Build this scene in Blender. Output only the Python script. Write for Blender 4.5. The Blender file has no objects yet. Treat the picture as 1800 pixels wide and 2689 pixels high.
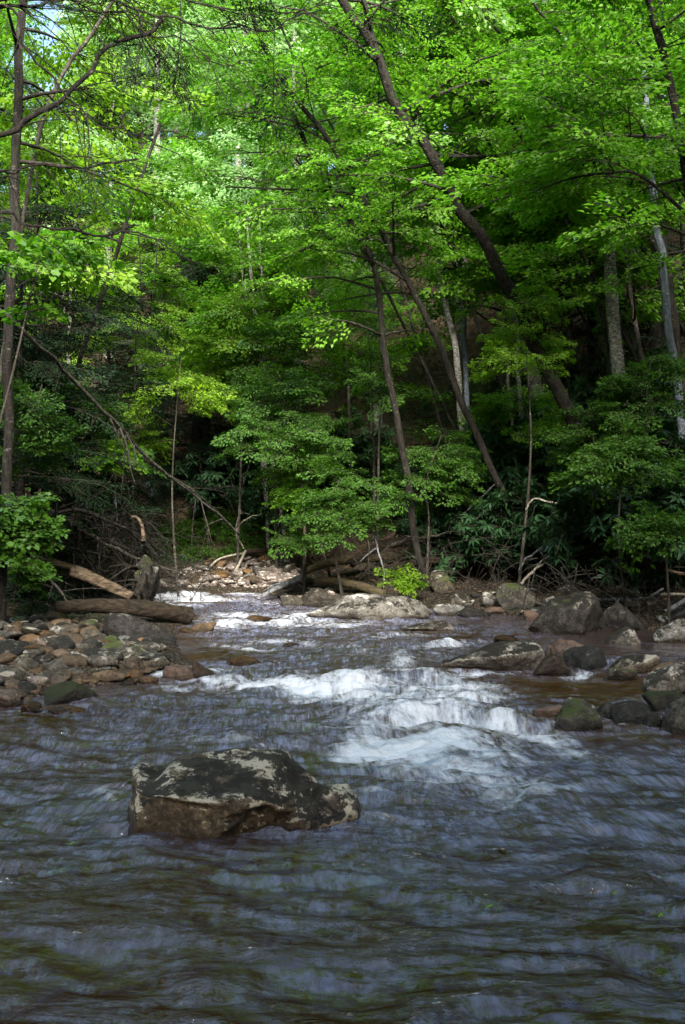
import bpy, bmesh, math, random
import numpy as np
rng = np.random.default_rng(11)
random.seed(5)
R = math.radians
scene = bpy.context.scene
COL = scene.collection
# ------------------------------------------------------------------ camera model (used to measure where things stand)
F, CX, HY, CH = 2614.0, 900.0, 1400.0, 1.5
def P(px, py, Y):
    return np.array([(px-CX)/F*Y, Y, CH-(py-HY)/F*Y])

# ------------------------------------------------------------------ noise
def _h(ix, iy, iz, seed):
    n = (ix.astype(np.int64)*374761393 + iy.astype(np.int64)*668265263 + iz.astype(np.int64)*2147483647*0 + iz.astype(np.int64)*1274126177 + seed*974711) & 0xffffffff
    n = ((n ^ (n >> 13))*1274126177) & 0xffffffff
    n = ((n ^ (n >> 16))*2246822519) & 0xffffffff
    return ((n ^ (n >> 15)) & 0xffffff)/float(0xffffff)*2-1
def vnoise(x, y, z=0.0, seed=0):
    x, y, z = np.broadcast_arrays(np.asarray(x, float), np.asarray(y, float), np.asarray(z, float))
    xi, yi, zi = np.floor(x), np.floor(y), np.floor(z)
    fx, fy, fz = x-xi, y-yi, z-zi
    u, v, w = [t*t*t*(t*(t*6-15)+10) for t in (fx, fy, fz)]
    def c(a, b, d): return _h(xi+a, yi+b, zi+d, seed)
    def l(a, b, t): return a+(b-a)*t
    a = l(l(c(0,0,0), c(1,0,0), u), l(c(0,1,0), c(1,1,0), u), v)
    b = l(l(c(0,0,1), c(1,0,1), u), l(c(0,1,1), c(1,1,1), u), v)
    return l(a, b, w)
def fbm(x, y, z=0.0, seed=0, o=4, lac=2.1, g=.5):
    s, a = 0, 1.0
    for i in range(o):
        s = s+a*vnoise(np.asarray(x)*lac**i, np.asarray(y)*lac**i, np.asarray(z)*lac**i, seed+i*7)
        a *= g
    return s
def sst(x, a, b):
    t = np.clip((x-a)/(b-a), 0, 1)
    return t*t*(3-2*t)

# ------------------------------------------------------------------ stream and terrain
LS = np.array([(-12,-9),(3,-6),(7,-4.3),(8.6,-2.93),(9.6,-2.0),(10.2,-1.55),(11,-1.75),(12.5,-2.1),(14,-2.35),(15.5,-2.2),(17,-2.9),(18,-3.8),(19,-6),(20,-10),(21,-16),(22,-30)], float)
RS = np.array([(-12,8),(3,5.2),(6.5,3.2),(7.6,2.75),(9,3.5),(11,4.7),(13,4.6),(14.5,3.1),(15.5,2.4),(16.6,1.2),(18,-.4),(19,-1.0),(20,-1.6),(20.7,-3.6),(21.5,-8),(24,-18),(27,-30)], float)
def xl(Y): return np.interp(Y, LS[:,0], LS[:,1])
def xr(Y): return np.interp(Y, RS[:,0], RS[:,1])
def pdist(x, y, S):
    d = np.full(np.shape(x), 1e9)
    for (y0,x0),(y1,x1) in zip(S[:-1], S[1:]):
        dx, dy = x1-x0, y1-y0
        t = np.clip(((x-x0)*dx+(y-y0)*dy)/(dx*dx+dy*dy), 0, 1)
        d = np.minimum(d, np.hypot(x-x0-t*dx, y-y0-t*dy))
    return d
def zbase(x, Y):
    x = np.asarray(x, float); Y = np.asarray(Y, float)
    o = .25*vnoise(x*.9, Y*.15, 3.3, 5)
    z = .10*sst(Y+o, 6.9, 7.9)*sst(x, -.6, .2) + .05*sst(Y+o, 6.5, 9)*(1-sst(x, -.6, .2))+.0*x
    z = z + .09*sst(Y+o, 8.9, 10.2) + .05*sst(Y+o, 14, 16) + .09*sst(Y+o, 18.3, 20.5) + .002*np.maximum(Y-6, 0)
    return z
def terr(x, Y):
    x = np.asarray(x, float); Y = np.asarray(Y, float)
    sl = np.where(x < xl(Y), pdist(x, Y, LS), 0); sr = np.where(x > xr(Y), pdist(x, Y, RS), 0)
    both = np.where(Y > 27, 30-0*x, 0)
    dl, dr = pdist(x, Y, LS), pdist(x, Y, RS)
    ins = (sl <= 0) & (sr <= 0)
    din = np.minimum(dl, dr)
    n1 = fbm(x*.25, Y*.25, 0, 21, 4); n2 = fbm(x*1.4, Y*1.4, 0, 31, 3)
    bed = -.52*sst(din, 0, .8)-.05 + .05*n2
    hl = .02+.10*sl+.42*np.maximum(sl-2.7, 0)-.1*np.maximum(sl-14, 0)
    hr = .03+.24*np.minimum(sr, 2.6)+.82*np.clip(sr-2.6, 0, 12)+.5*np.clip(sr-14.6, 0, 25)+.3*np.maximum(sr-39.6, 0)
    hl = hl + n1*.5*sst(sl, 2, 8)+ .06*n2*sst(sl, .2, 2)
    hr = hr + n1*.7*sst(sr, 2, 8)+ .08*n2*sst(sr, .2, 2)
    h = np.where(sl > 0, hl, np.where(sr > 0, hr, bed))
    h = h + np.where(ins, .0, 1)*13*sst(-Y, 4, 17)  # unseen bank added behind the camera to keep sun off the stream
    return zbase(x, Y)+h
def ray_ground(px, py, y0=5.0, y1=70.0, default=None):
    Y = np.arange(y0, y1, .08)
    x = (px-CX)/F*Y; z = CH-(py-HY)/F*Y
    k = np.nonzero(z <= terr(x, Y))[0]
    return float(Y[k[0]]) if len(k) else (default if default is not None else y1)
def ray_water(px, py):
    Y = np.arange(2.0, 30, .02)
    x = (px-CX)/F*Y; z = CH-(py-HY)/F*Y
    k = np.nonzero(z <= np.maximum(zbase(x, Y), terr(x, Y)))[0]
    return float(Y[k[0]]) if len(k) else 20.0

# ------------------------------------------------------------------ object helpers
def mesh(name, V, Q, mats, midx=None, smooth=False, attrs=None, uv=None):
    me = bpy.data.meshes.new(name)
    V = np.ascontiguousarray(V, np.float32); Q = np.asarray(Q, np.int32)
    k = Q.shape[1]
    me.vertices.add(len(V)); me.vertices.foreach_set('co', V.ravel())
    me.loops.add(Q.size); me.loops.foreach_set('vertex_index', Q.ravel())
    me.polygons.add(len(Q)); me.polygons.foreach_set('loop_start', np.arange(0, Q.size, k, dtype=np.int32))
    if midx is not None: me.polygons.foreach_set('material_index', np.asarray(midx, np.int32))
    if smooth: me.polygons.foreach_set('use_smooth', np.ones(len(Q), bool))
    for m in mats: me.materials.append(m)
    for nm, a in (attrs or {}).items():
        at = me.attributes.new(nm, 'FLOAT', 'POINT'); at.data.foreach_set('value', np.asarray(a, np.float32))
    if uv is not None:
        l = me.uv_layers.new(name='flow'); l.data.foreach_set('uv', np.asarray(uv, np.float32)[Q.ravel()].ravel())
    me.update(); me.validate()
    return me
def link(name, me, parent=None, loc=None):
    o = bpy.data.objects.new(name, me); COL.objects.link(o)
    if parent is not None: o.parent = parent
    if loc is not None: o.location = tuple(loc)
    return o
def tag(o, label, cat, group=None, kind=None):
    if label: o['label'] = label
    if cat: o['category'] = cat
    if group: o['group'] = group
    if kind: o['kind'] = kind
    return o
def thing(name, label, cat, loc=(0,0,0), group=None):
    o = bpy.data.objects.new(name, None); COL.objects.link(o); o.location = tuple(float(v) for v in loc)
    return tag(o, label, cat, group)
def copy_tree(root, loc, rz, sc, label=None, group=None, rx=0.0, ry=0.0):
    r = root.copy(); COL.objects.link(r); r.location = tuple(float(v) for v in loc)
    r.rotation_euler = (rx, ry, rz); r.scale = sc if isinstance(sc, tuple) else (sc, sc, sc)
    if label: r['label'] = label
    if group: r['group'] = group
    for ch in list(root.children):
        c = ch.copy(); COL.objects.link(c); c.parent = r
        for g in list(ch.children):
            d = g.copy(); COL.objects.link(d); d.parent = c
    return r

# ------------------------------------------------------------------ materials
class NT:
    def __init__(s, name):
        s.m = bpy.data.materials.new(name); s.m.use_nodes = True
        s.t = s.m.node_tree; s.t.nodes.clear(); s.out = s.t.nodes.new('ShaderNodeOutputMaterial')
    def n(s, ty, _p=None, **k):
        nd = s.t.nodes.new('ShaderNode'+ty)
        for a, v in (_p or {}).items(): setattr(nd, a, v)
        for a, v in k.items():
            i = nd.inputs[int(a[1:])] if a[0] == '_' else nd.inputs[a.replace('_', ' ')]
            if hasattr(v, 'is_linked') or isinstance(v, bpy.types.NodeSocket): s.t.links.new(v, i)
            else: i.default_value = v
        return nd
    def math(s, op, a, b=0.0, clamp=False):
        return s.n('Math', {'operation': op, 'use_clamp': clamp}, _0=a, _1=b).outputs[0]
    def ramp(s, f, lo, hi):
        return s.n('MapRange', {'interpolation_type': 'SMOOTHSTEP'}, _0=f, _1=lo, _2=hi, _3=0.0, _4=1.0).outputs[0]
    def mix(s, f, a, b, blend='MIX'):
        nd = s.t.nodes.new('ShaderNodeMix'); nd.data_type = 'RGBA'; nd.blend_type = blend
        for i, v in ((0, f), (6, a), (7, b)):
            if isinstance(v, bpy.types.NodeSocket): s.t.links.new(v, nd.inputs[i])
            else: nd.inputs[i].default_value = v if i == 0 else (*v, 1.0)[:4]
        return nd.outputs[2]
    def noise(s, vec, scale, detail=4, rough=.55, dist=0.0):
        return s.n('TexNoise', Vector=vec, Scale=scale, Detail=detail, Roughness=rough, Distortion=dist).outputs[0]
    def scalev(s, vec, v):
        return s.n('VectorMath', {'operation': 'MULTIPLY'}, _0=vec, _1=v).outputs[0]
    def done(s, sh):
        s.t.links.new(sh, s.out.inputs[0]); return s.m

def leaf_mat(name, ca, cb, ta, tb, gloss=.06, trans=.5, rough=.4):
    t = NT(name)
    isl = t.n('NewGeometry').outputs['Random Per Island']
    ob = t.n('ObjectInfo').outputs['Random']
    f = t.math('ADD', t.math('MULTIPLY', isl, .65), t.math('MULTIPLY', ob, .35))
    d = t.n('BsdfDiffuse', Color=t.mix(f, ca, cb)); tr = t.n('BsdfTranslucent', Color=t.mix(f, ta, tb))
    m = t.n('MixShader', _0=trans, _1=d.outputs[0], _2=tr.outputs[0])
    g = t.n('BsdfGlossy', Color=(1,1,1,1), Roughness=rough)
    fr = t.n('Fresnel', IOR=1.42).outputs[0]
    m2 = t.n('MixShader', _0=t.math("MULTIPLY", fr, gloss*2), _1=m.outputs[0], _2=g.outputs[0])
    return t.done(m2.outputs[0])
LEAF = leaf_mat('fresh_leaf', (.09,.23,.008), (.17,.32,.014), (.13,.40,.014), (.22,.50,.028))
LEAF_Y = leaf_mat('yellow_green_leaf', (.13,.27,.008), (.21,.34,.014), (.16,.38,.014), (.26,.48,.03))
LEAF_HAZE = leaf_mat('haze_lightened_leaf', (.29,.50,.17), (.38,.58,.23), (.34,.60,.19), (.44,.68,.26))  # leaf colour lightened to stand in for haze and glow on far trees
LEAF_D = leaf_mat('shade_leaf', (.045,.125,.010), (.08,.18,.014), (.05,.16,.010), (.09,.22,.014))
LEAF_R = leaf_mat('rhododendron_leaf', (.018,.055,.022), (.04,.09,.03), (.02,.07,.015), (.04,.10,.02), gloss=.10, trans=.25, rough=.3)
NEEDLE = leaf_mat('hemlock_needle', (.009,.026,.010), (.020,.048,.015), (.011,.035,.008), (.022,.06,.011), gloss=.04, trans=.25)
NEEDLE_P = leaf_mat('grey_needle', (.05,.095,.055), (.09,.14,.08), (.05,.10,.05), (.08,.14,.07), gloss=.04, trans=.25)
LITTER = leaf_mat('dead_leaf', (.06,.035,.018), (.15,.09,.05), (.05,.03,.01), (.08,.05,.02), gloss=.03, trans=.15)

def bark_mat(name, c1, c2, patch, pamt, sc=(1,1,.25)):
    t = NT(name)
    co = t.n('NewGeometry').outputs['Position']
    v = t.scalev(co, sc)
    n1 = t.noise(v, 18, 6, .65); n2 = t.noise(co, 5, 5, .6); n3 = t.noise(t.scalev(co, (1,1,2.5)), 12, 3, .5)
    c = t.mix(t.ramp(n1, .35, .65), c1, c2)
    c = t.mix(t.ramp(n3, .62-pamt, .70-pamt), c, patch)
    c = t.mix(t.math('MULTIPLY', t.ramp(n2, .55, .75), .5), c, (.03,.045,.015))
    b = t.n('Bump', Strength=1.0, Distance=.07, Height=n1)
    p = t.n('BsdfPrincipled', Base_Color=c, Roughness=.85, Normal=b.outputs[0])
    p.inputs['Specular IOR Level'].default_value = .25
    return t.done(p.outputs[0])
BARK = bark_mat('bark_grey', (.028,.023,.018), (.085,.072,.058), (.17,.155,.13), .02)
BARK_D = bark_mat('bark_dark', (.007,.0055,.0045), (.024,.019,.014), (.075,.068,.055), .0)
BARK_P = bark_mat('bark_pale', (.10,.09,.075), (.26,.25,.22), (.36,.35,.32), .08, (1,1,1.6))
BARK_B = bark_mat('bark_bluish', (.09,.105,.13), (.19,.21,.25), (.26,.28,.32), .05)
TWIG = bark_mat('twig_bark', (.02,.016,.012), (.06,.05,.04), (.08,.07,.06), -.05)
WOOD_PALE = bark_mat('bleached_wood', (.20,.17,.13), (.42,.37,.30), (.5,.45,.38), .0)
WOOD_TAN = bark_mat('stripped_wood', (.09,.06,.038), (.30,.22,.145), (.05,.035,.022), -.02, (.25,1,1))
WOOD_D = bark_mat('rotten_wood', (.012,.008,.005), (.045,.030,.019), (.07,.048,.032), -.03, (.2,1,1))
WOOD_M = bark_mat('mossy_wood', (.05,.035,.02), (.10,.075,.045), (.06,.065,.012), .08, (.3,1,1))
WOOD_G = bark_mat('grey_driftwood', (.07,.07,.075), (.24,.24,.25), (.34,.33,.33), .02)

def rock_mat(name, c1, c2, lichen=.0, lcol=(.42,.39,.33), black=.0, moss=.0, mcol=(.03,.04,.007), tint=None, rough=.75, sc=1.0, vary=.35, wetness=1.0, dark=.52):
    c1 = tuple(x*dark for x in c1); c2 = tuple(x*dark for x in c2)
    t = NT(name)
    oi = t.n('ObjectInfo').outputs['Random']
    co = t.n('TexCoord').outputs['Object']
    geo = t.n('NewGeometry')
    off = t.n('CombineXYZ', X=t.math('MULTIPLY', oi, 37.0), Y=t.math('MULTIPLY', oi, 91.0), Z=0.0).outputs[0]
    co = t.n('VectorMath', {'operation': 'ADD'}, _0=geo.outputs['Position'], _1=off).outputs[0]
    nz = t.n('SeparateXYZ', Vector=geo.outputs['Normal']).outputs[2]
    na = t.noise(co, 2.2*sc, 6, .62); nb = t.noise(co, 9*sc, 8, .68); nc = t.noise(co, 38*sc, 5, .65); nd = t.noise(co, 6.5*sc, 10, .75, .2); ne = t.noise(co, 4.6*sc, 10, .76)
    c = t.mix(t.ramp(nb, .40, .62), c1, c2)
    c = t.mix(t.math('MULTIPLY', t.ramp(ne, .48, .62), .6), c, tuple(x*.55 for x in c1))
    c = t.mix(t.math('MULTIPLY', t.ramp(nc, .50, .62), .7), c, tuple(x*.3 for x in c1))
    c = t.mix(t.math('MULTIPLY', t.ramp(nc, .44, .34), .5), c, tuple(min(1, x*1.7) for x in c2))
    if tint: c = t.mix(t.math('MULTIPLY', t.ramp(na, .42, .66), .8), c, tint)
    hsv = t.n('HueSaturation', Hue=.5, Saturation=t.math('ADD', .75, t.math('MULTIPLY', t.math('FRACT', t.math('MULTIPLY', oi, 7.7)), .5)), Value=t.math('ADD', 1-vary, t.math('MULTIPLY', oi, 2*vary)), Color=c)
    c = hsv.outputs[0]
    up = t.ramp(nz, .05, .75)
    if lichen > 0:
        pt = t.ramp(geo.outputs['Pointiness'], .505, .56)
        q = t.math('ADD', nd, t.math('ADD', t.math('MULTIPLY', pt, .10), t.math('MULTIPLY', up, .12)))
        m = t.math('MULTIPLY', t.ramp(q, .765-lichen*.3, .795-lichen*.3), .92)
        c = t.mix(m, c, t.mix(nc, tuple(x*.7 for x in lcol), lcol))
    if black > 0:
        m = t.math('MULTIPLY', t.ramp(t.math('ADD', t.math('MULTIPLY', t.math('SUBTRACT', ne, .5), 1.5), t.math('MULTIPLY', up, .34)), .40-black*.3, .45-black*.3), .95)
        c = t.mix(m, c, (.015,.011,.007))
    if moss > 0:
        m = t.math('MULTIPLY', t.ramp(t.math('ADD', na, t.math('MULTIPLY', up, .3)), .85-moss*.45, .95-moss*.45), .9)
        c = t.mix(m, c, t.mix(nc, mcol, tuple(x*2.2 for x in mcol)))
    w = t.n('Attribute', {'attribute_name': 'wet'}).outputs['Fac']
    w = t.math('MULTIPLY', w, wetness)
    c = t.mix(w, c, t.mix(1.0, c, (.34,.29,.235), 'MULTIPLY'))
    ro = t.n('MapRange', _0=w, _1=0.0, _2=1.0, _3=rough, _4=.25).outputs[0]
    h = t.math('ADD', t.math('MULTIPLY', nb, 1.0), t.math('MULTIPLY', nc, .35))
    b = t.n('Bump', Strength=1.0, Distance=.05/sc, Height=h)
    p = t.n('BsdfPrincipled', Base_Color=c, Roughness=ro, Normal=b.outputs[0])
    p.inputs['Specular IOR Level'].default_value = .35
    return t.done(p.outputs[0])
RM = dict(
    hero=rock_mat('boulder_hero', (.10,.075,.052), (.32,.24,.17), lichen=.55, lcol=(.68,.59,.46), black=.47, tint=(.07,.05,.036), vary=.05, dark=.70),
    lichen=rock_mat('rock_lichen', (.13,.10,.075), (.34,.29,.23), lichen=.34, lcol=(.44,.40,.33), black=.42, vary=.15),
    pale=rock_mat('rock_pale', (.22,.20,.175), (.40,.37,.33), lichen=.25, lcol=(.52,.49,.44), black=.2, vary=.12),
    dark=rock_mat('rock_dark', (.022,.020,.018), (.075,.068,.060), lichen=.12, lcol=(.2,.19,.17), black=.25, vary=.2),
    conic=rock_mat('rock_dark_mottled', (.035,.03,.026), (.11,.095,.08), lichen=.24, lcol=(.26,.23,.19), black=.3, moss=.05, vary=.15),
    red=rock_mat('rock_red', (.11,.07,.055), (.25,.175,.14), lichen=.0, tint=(.15,.09,.065), rough=.55, vary=.15),
    brown=rock_mat('rock_brown', (.10,.068,.042), (.26,.185,.12), lichen=.0, dark=.40, tint=(.17,.10,.05), rough=.6, vary=.3),
    grey=rock_mat('rock_grey', (.09,.078,.06), (.25,.215,.17), dark=.40, lichen=.1, lcol=(.36,.33,.28), vary=.3),
    moss=rock_mat('rock_moss', (.03,.027,.018), (.08,.07,.045), moss=.55, mcol=(.014,.018,.005), vary=.1),
    mossp=rock_mat('rock_part_moss', (.06,.052,.036), (.19,.16,.12), lichen=.2, moss=.2, dark=.45, vary=.2),
    pink=rock_mat('rock_pink', (.22,.165,.135), (.46,.37,.31), lichen=.12, lcol=(.55,.48,.42), vary=.3, sc=1.5),
    wet=rock_mat('rock_wet', (.035,.022,.014), (.10,.062,.035), tint=(.08,.045,.02), rough=.3, vary=.2),
)
def ground_mat():
    t = NT('forest_floor')
    co = t.n('NewGeometry').outputs['Position']
    vo = t.n('TexVoronoi', Vector=co, Scale=9.0)
    n1 = t.noise(co, 1.2, 6, .6); n2 = t.noise(co, 14, 5, .6)
    rnd = t.n('SeparateColor', Color=vo.outputs['Color']).outputs[0]
    c = t.mix(rnd, (.022,.014,.009), (.085,.055,.035))
    c = t.mix(t.ramp(n2, .45, .7), c, (.012,.009,.006))
    c = t.mix(t.math('MULTIPLY', t.ramp(n1, .52, .68), .7), c, (.015,.03,.008))
    bar = t.n('Attribute', {'attribute_name': 'gravel'}).outputs['Fac']
    v2 = t.n('TexVoronoi', Vector=co, Scale=26.0)
    r2 = t.n('SeparateColor', Color=v2.outputs['Color']).outputs[0]
    g = t.mix(r2, (.035,.026,.017), (.13,.10,.07))
    g = t.mix(t.ramp(v2.outputs['Distance'], .25, .6), g, (.012,.009,.006))
    c = t.mix(bar, c, g)
    b = t.n('Bump', Strength=.7, Distance=.05, Height=t.math('ADD', n2, t.math('MULTIPLY', v2.outputs['Distance'], -.6)))
    p = t.n('BsdfPrincipled', Base_Color=c, Roughness=.9, Normal=b.outputs[0])
    p.inputs['Specular IOR Level'].default_value = .2
    return t.done(p.outputs[0])
GROUND = ground_mat()

def water_mat():
    t = NT('stream_water')
    uv = t.n('UVMap', {'uv_map': 'flow'}).outputs[0]
    foam = t.n('Attribute', {'attribute_name': 'foam'}).outputs['Fac']
    sheen_veil = t.n('Attribute', {'attribute_name': 'sheen_veil'}).outputs['Fac']
    co = t.n('NewGeometry').outputs['Position']
    # silky hairs run along the flow (u across, v along)
    h1 = t.noise(t.scalev(uv, (38,6.5,1)), 1, 5, .62, .6)
    h2 = t.noise(t.scalev(uv, (8,3.4,1)), 1, 4, .6, .9)
    h3 = t.noise(t.scalev(uv, (100,22,1)), 1, 3, .6)
    r1 = t.noise(t.scalev(co, (5,9,5)), 1, 4, .55, .4)
    r2 = t.noise(t.scalev(co, (16,26,16)), 1, 3, .55, .3)
    hh = t.math('ADD', t.math('MULTIPLY', h1, .55), t.math('MULTIPLY', h2, .45))
    hh = t.math('ADD', t.math('MULTIPLY', hh, .85), t.math('MULTIPLY', h3, .15))
    calm = t.n('Attribute', {'attribute_name': 'calm'}).outputs['Fac']
    rip = t.math('ADD', t.math('MULTIPLY', r1, .055), t.math('MULTIPLY', r2, .014))
    rip = t.math('ADD', rip, t.math('MULTIPLY', h2, .030))
    rip = t.math('ADD', rip, t.math('MULTIPLY', h1, .012))
    rip = t.math('MULTIPLY', rip, t.math('SUBTRACT', 1.0, t.math('MULTIPLY', calm, .75)))
    rip = t.math('MULTIPLY', rip, t.math('ADD', .35, t.math('MULTIPLY', t.ramp(t.noise(t.scalev(co, (.9,1.3,1)), 1, 3, .55), .36, .64), 1.25)))
    b = t.n('Bump', Strength=1.0, Distance=1.0, Height=rip)
    fr = t.n('Fresnel', IOR=1.75, Normal=b.outputs[0]).outputs[0]
    gl = t.n('BsdfGlossy', Color=(1,1,1,1), Roughness=.085, Normal=b.outputs[0])
    tr = t.n('BsdfTransparent', Color=(.50,.28,.08,1))
    mud = t.n('BsdfDiffuse', Color=(.070,.032,.006,1))
    body = t.n('MixShader', _0=.62, _1=tr.outputs[0], _2=mud.outputs[0])
    w = t.n('MixShader', _0=fr, _1=body.outputs[0], _2=gl.outputs[0])
    # sky sheen painted as a diffuse veil mixed with thin froth; white water
    vs = t.math('MULTIPLY', t.math('MULTIPLY', t.ramp(hh, .37, .72), sheen_veil), .48)
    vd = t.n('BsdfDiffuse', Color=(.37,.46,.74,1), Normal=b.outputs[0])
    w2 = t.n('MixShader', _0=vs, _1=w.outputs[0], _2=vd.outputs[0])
    cl = t.noise(t.scalev(uv, (5.0,4.0,1)), 1, 5, .6, .8)
    dn = t.math('ADD', foam, t.math('MULTIPLY', t.math('SUBTRACT', cl, .5), 2.0))
    dn = t.math('ADD', dn, t.math('MULTIPLY', t.math('SUBTRACT', hh, .5), 1.2))
    c2n = t.noise(t.scalev(uv, (17,11,1)), 1, 4, .65, .5)
    dn = t.math('ADD', dn, t.math('MULTIPLY', t.math('SUBTRACT', c2n, .5), 1.3))
    fm = t.math('MULTIPLY', t.ramp(dn, .05, 1.15), t.ramp(foam, .03, .45))
    fm = t.math('MULTIPLY', fm, .92)
    fd = t.n('BsdfDiffuse', Color=(.66,.69,.76,1), Normal=b.outputs[0])
    w3 = t.n('MixShader', _0=fm, _1=w2.outputs[0], _2=fd.outputs[0])
    return t.done(w3.outputs[0])
WATER = water_mat()

# ------------------------------------------------------------------ ground mesh
gy = np.concatenate([np.linspace(-26, 2, 40), np.linspace(2.2, 26, 240), np.linspace(26.5, 120, 110)])
gx = np.concatenate([np.linspace(-80, -10.5, 60), np.linspace(-10, 10, 220), np.linspace(10.5, 80, 60)])
GX, GY = np.meshgrid(gx, gy)
GZ = terr(GX, GY)
def gridq(nr, nc):
    i = np.arange(nr*nc).reshape(nr, nc)
    return np.stack([i[:-1,:-1], i[:-1,1:], i[1:,1:], i[1:,:-1]], -1).reshape(-1, 4)
sl = np.where(GX < xl(GY), pdist(GX, GY, LS), 0); sr = np.where(GX > xr(GY), pdist(GX, GY, RS), 0)
grav = 1-sst(np.where(sl > 0, sl-1.0, sr), 1.2, 2.6)
g = link('ground', mesh('ground', np.stack([GX, GY, GZ], -1).reshape(-1, 3), gridq(len(gy), len(gx)), [GROUND], smooth=True, attrs={'gravel': grav.ravel()}))
tag(g, 'dark brown leaf litter and gravel forest floor of the gorge', 'ground', kind='structure')

# ------------------------------------------------------------------ water mesh
wy = np.concatenate([np.linspace(-10, 1.9, 40), 2.0*np.exp(np.arange(0, math.log(24/2.0), .0042))])
un = np.linspace(0, 1, 560)
lo = np.minimum(-.36*wy-.6, np.maximum(xl(wy)-.6, -16)); hi = np.maximum(.36*wy+.6, xr(wy)+.8)
far = wy > 18
lo[far] = np.minimum(lo[far], -12)
WX = lo[:,None]+(hi-lo)[:,None]*un[None,:]; WY = np.repeat(wy[:,None], len(un), 1)
WZ = zbase(WX, WY)
PX = CX+F*WX/np.maximum(WY, .5); PY = HY+F*(CH-WZ)/np.maximum(WY, .5)
def blob(cx, cy, rx, ry, s, ang=0.0, p=2.0):
    dx, dy = PX-cx, PY-cy
    a = math.radians(ang); u = dx*math.cos(a)+dy*math.sin(a); v = -dx*math.sin(a)+dy*math.cos(a)
    return s*np.exp(-((np.abs(u)/rx)**p+(np.abs(v)/ry)**p))*(WY > 2)
foam_spec = [
 (1100,1962,185,30,1.0,-1,2.6), (960,1972,90,22,.95,0,2), (1260,1975,150,26,.55,8,2), (1120,2010,190,34,.66,6,2), (1330,2050,200,32,.42,12,2), (1130,2055,150,26,.35,6,2), (1420,2090,130,16,.46,-12,2),
 (1310,1897,115,20,.66,4,2), (1400,1925,120,25,.65,12,2), (1470,1960,120,24,.40,18,2),
 (1080,1880,150,34,.62,-4,2.4), (1230,1845,110,30,.55,-10,2), (985,1905,80,32,.55,0,2), (1180,1800,140,22,.50,3,2), (1290,1835,60,26,.45,0,2),
 (770,1806,150,17,.85,2,2.4), (930,1802,110,26,.80,0,2), (1030,1830,90,20,.6,0,2), (600,1790,100,15,.55,3,2), (880,1830,160,18,.45,2,2),
 (1055,1742,36,24,.60,0,2), (1130,1770,90,12,.50,0,2), (1260,1772,120,9,.45,0,2), (980,1765,60,14,.4,0,2),
 (760,1636,200,9,.5,-2,2), (900,1645,140,8,.42,0,2), (640,1618,110,9,.45,0,2), (790,1618,50,10,.6,0,2), (600,1640,80,8,.5,0,2),
 (480,1567,80,11,.9,0,2.4), (560,1575,110,8,.66,0,2), (480,1590,70,6,.75,0,2), (650,1560,70,6,.5,0,2), (700,1585,60,5,.4,0,2),
 (1150,1930,330,90,.34,6,2), (900,1800,330,40,.32,2,2), (1250,2060,280,60,.30,16,2), (700,1630,330,34,.30,0,2), (1050,1720,260,40,.20,0,2), (520,1800,220,30,.22,4,2), (1080,1840,260,50,.42,0,2),
 (1525,1772,48,12,.75,-8,2), (1180,1692,80,7,.55,-6,2), (1010,1672,130,6,.35,-2,2), (850,1700,130,7,.35,4,2), (740,1690,120,6,.35,0,2),
 (285,2095,55,24,.34,20,2), (620,1948,190,12,.26,0,2), (330,2190,60,12,.22,10,2), (980,2150,70,14,.28,0,2),
 (425,1765,26,16,.6,0,2), (560,1760,50,10,.45,0,2), (290,1760,34,16,.35,60,2), (480,1810,80,12,.35,4,2), (1612,1882,40,10,.5,24,2), (1460,1880,18,20,.6,-30,2),
 (640,1700,120,8,.35,4,2), (1720,1772,40,5,.3,0,2), (900,1912,120,20,.3,0,2), (1270,2130,160,12,.25,-14,2), (960,2085,170,14,.3,4,2),
]
foam = np.zeros_like(WX)
for s in foam_spec: foam = np.maximum(foam, blob(*s))+.15*np.minimum(foam, blob(*s))
foam = np.clip(foam*1.12, 0, 1.15)
# flow coordinates
wz1 = fbm(WX*.55, WY*.45, 0, 41, 3); wz2 = fbm(WX*.6, WY*.4, 5, 51, 3)
fu = WX + .16*fbm(WX*.35, WY*.30, 0, 41, 2) + .012*fbm(WX*2.5, WY*1.8, 0, 61, 2); fv = WY + .35*wz2
fu = fu - .42*np.clip(7.4-WY, 0, 3.2)*sst(WX, -1.6, 2.4) + .12*np.clip(6-WY, 0, 4)*(1-sst(WX, -2.4, .4))
# waves: crests across the flow, riffles, standing waves in the rapids
ph = WY*1.0+.30*wz1+.16*WX
act = np.clip(.35+1.1*foam+.35*(fbm(WX*.5, WY*.5, 9, 71, 2)), .15, 1.6)
calm = sst(WX, 1.6, 3.0)*sst(WY, 10.3, 11.2)*.9
calm = np.maximum(calm, blob(1000,1790-60,150,26,.6)); calm = np.maximum(calm, blob(1500,1800,250,22,.5)); calm = np.maximum(calm, blob(760,2235,190,36,.75)); calm = np.maximum(calm, blob(1300,1632,150,18,.8)); calm=np.maximum(calm, blob(1680,1950,150,50,.45))
crest = fbm(WX*1.1, ph*2.7, 0, 81, 3)
ridge = 1-np.abs(vnoise(WX*.75+3, ph*2.0, 0, 91))*2
mid = fbm(WX*2.6, ph*5.5, 0, 101, 3)
fine = fbm(fu*13, fv*6.5, 0, 111, 2)
amp = np.clip(WY/6, .55, 2.0)
fl2 = fbm(fu*5.5, fv*9+1.5*wz1, 3, 115, 3)
dz = (.032*crest + .024*ridge)*act + .026*mid*np.sqrt(act)*(1+.6*sst(PY, 1950, 2300)) + .009*fl2 + .0035*fine
dz = dz*(1-.8*calm)
dz += .015*foam*fbm(WX*3.2, WY*2.6, 4, 121, 3) + .012*foam
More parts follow.
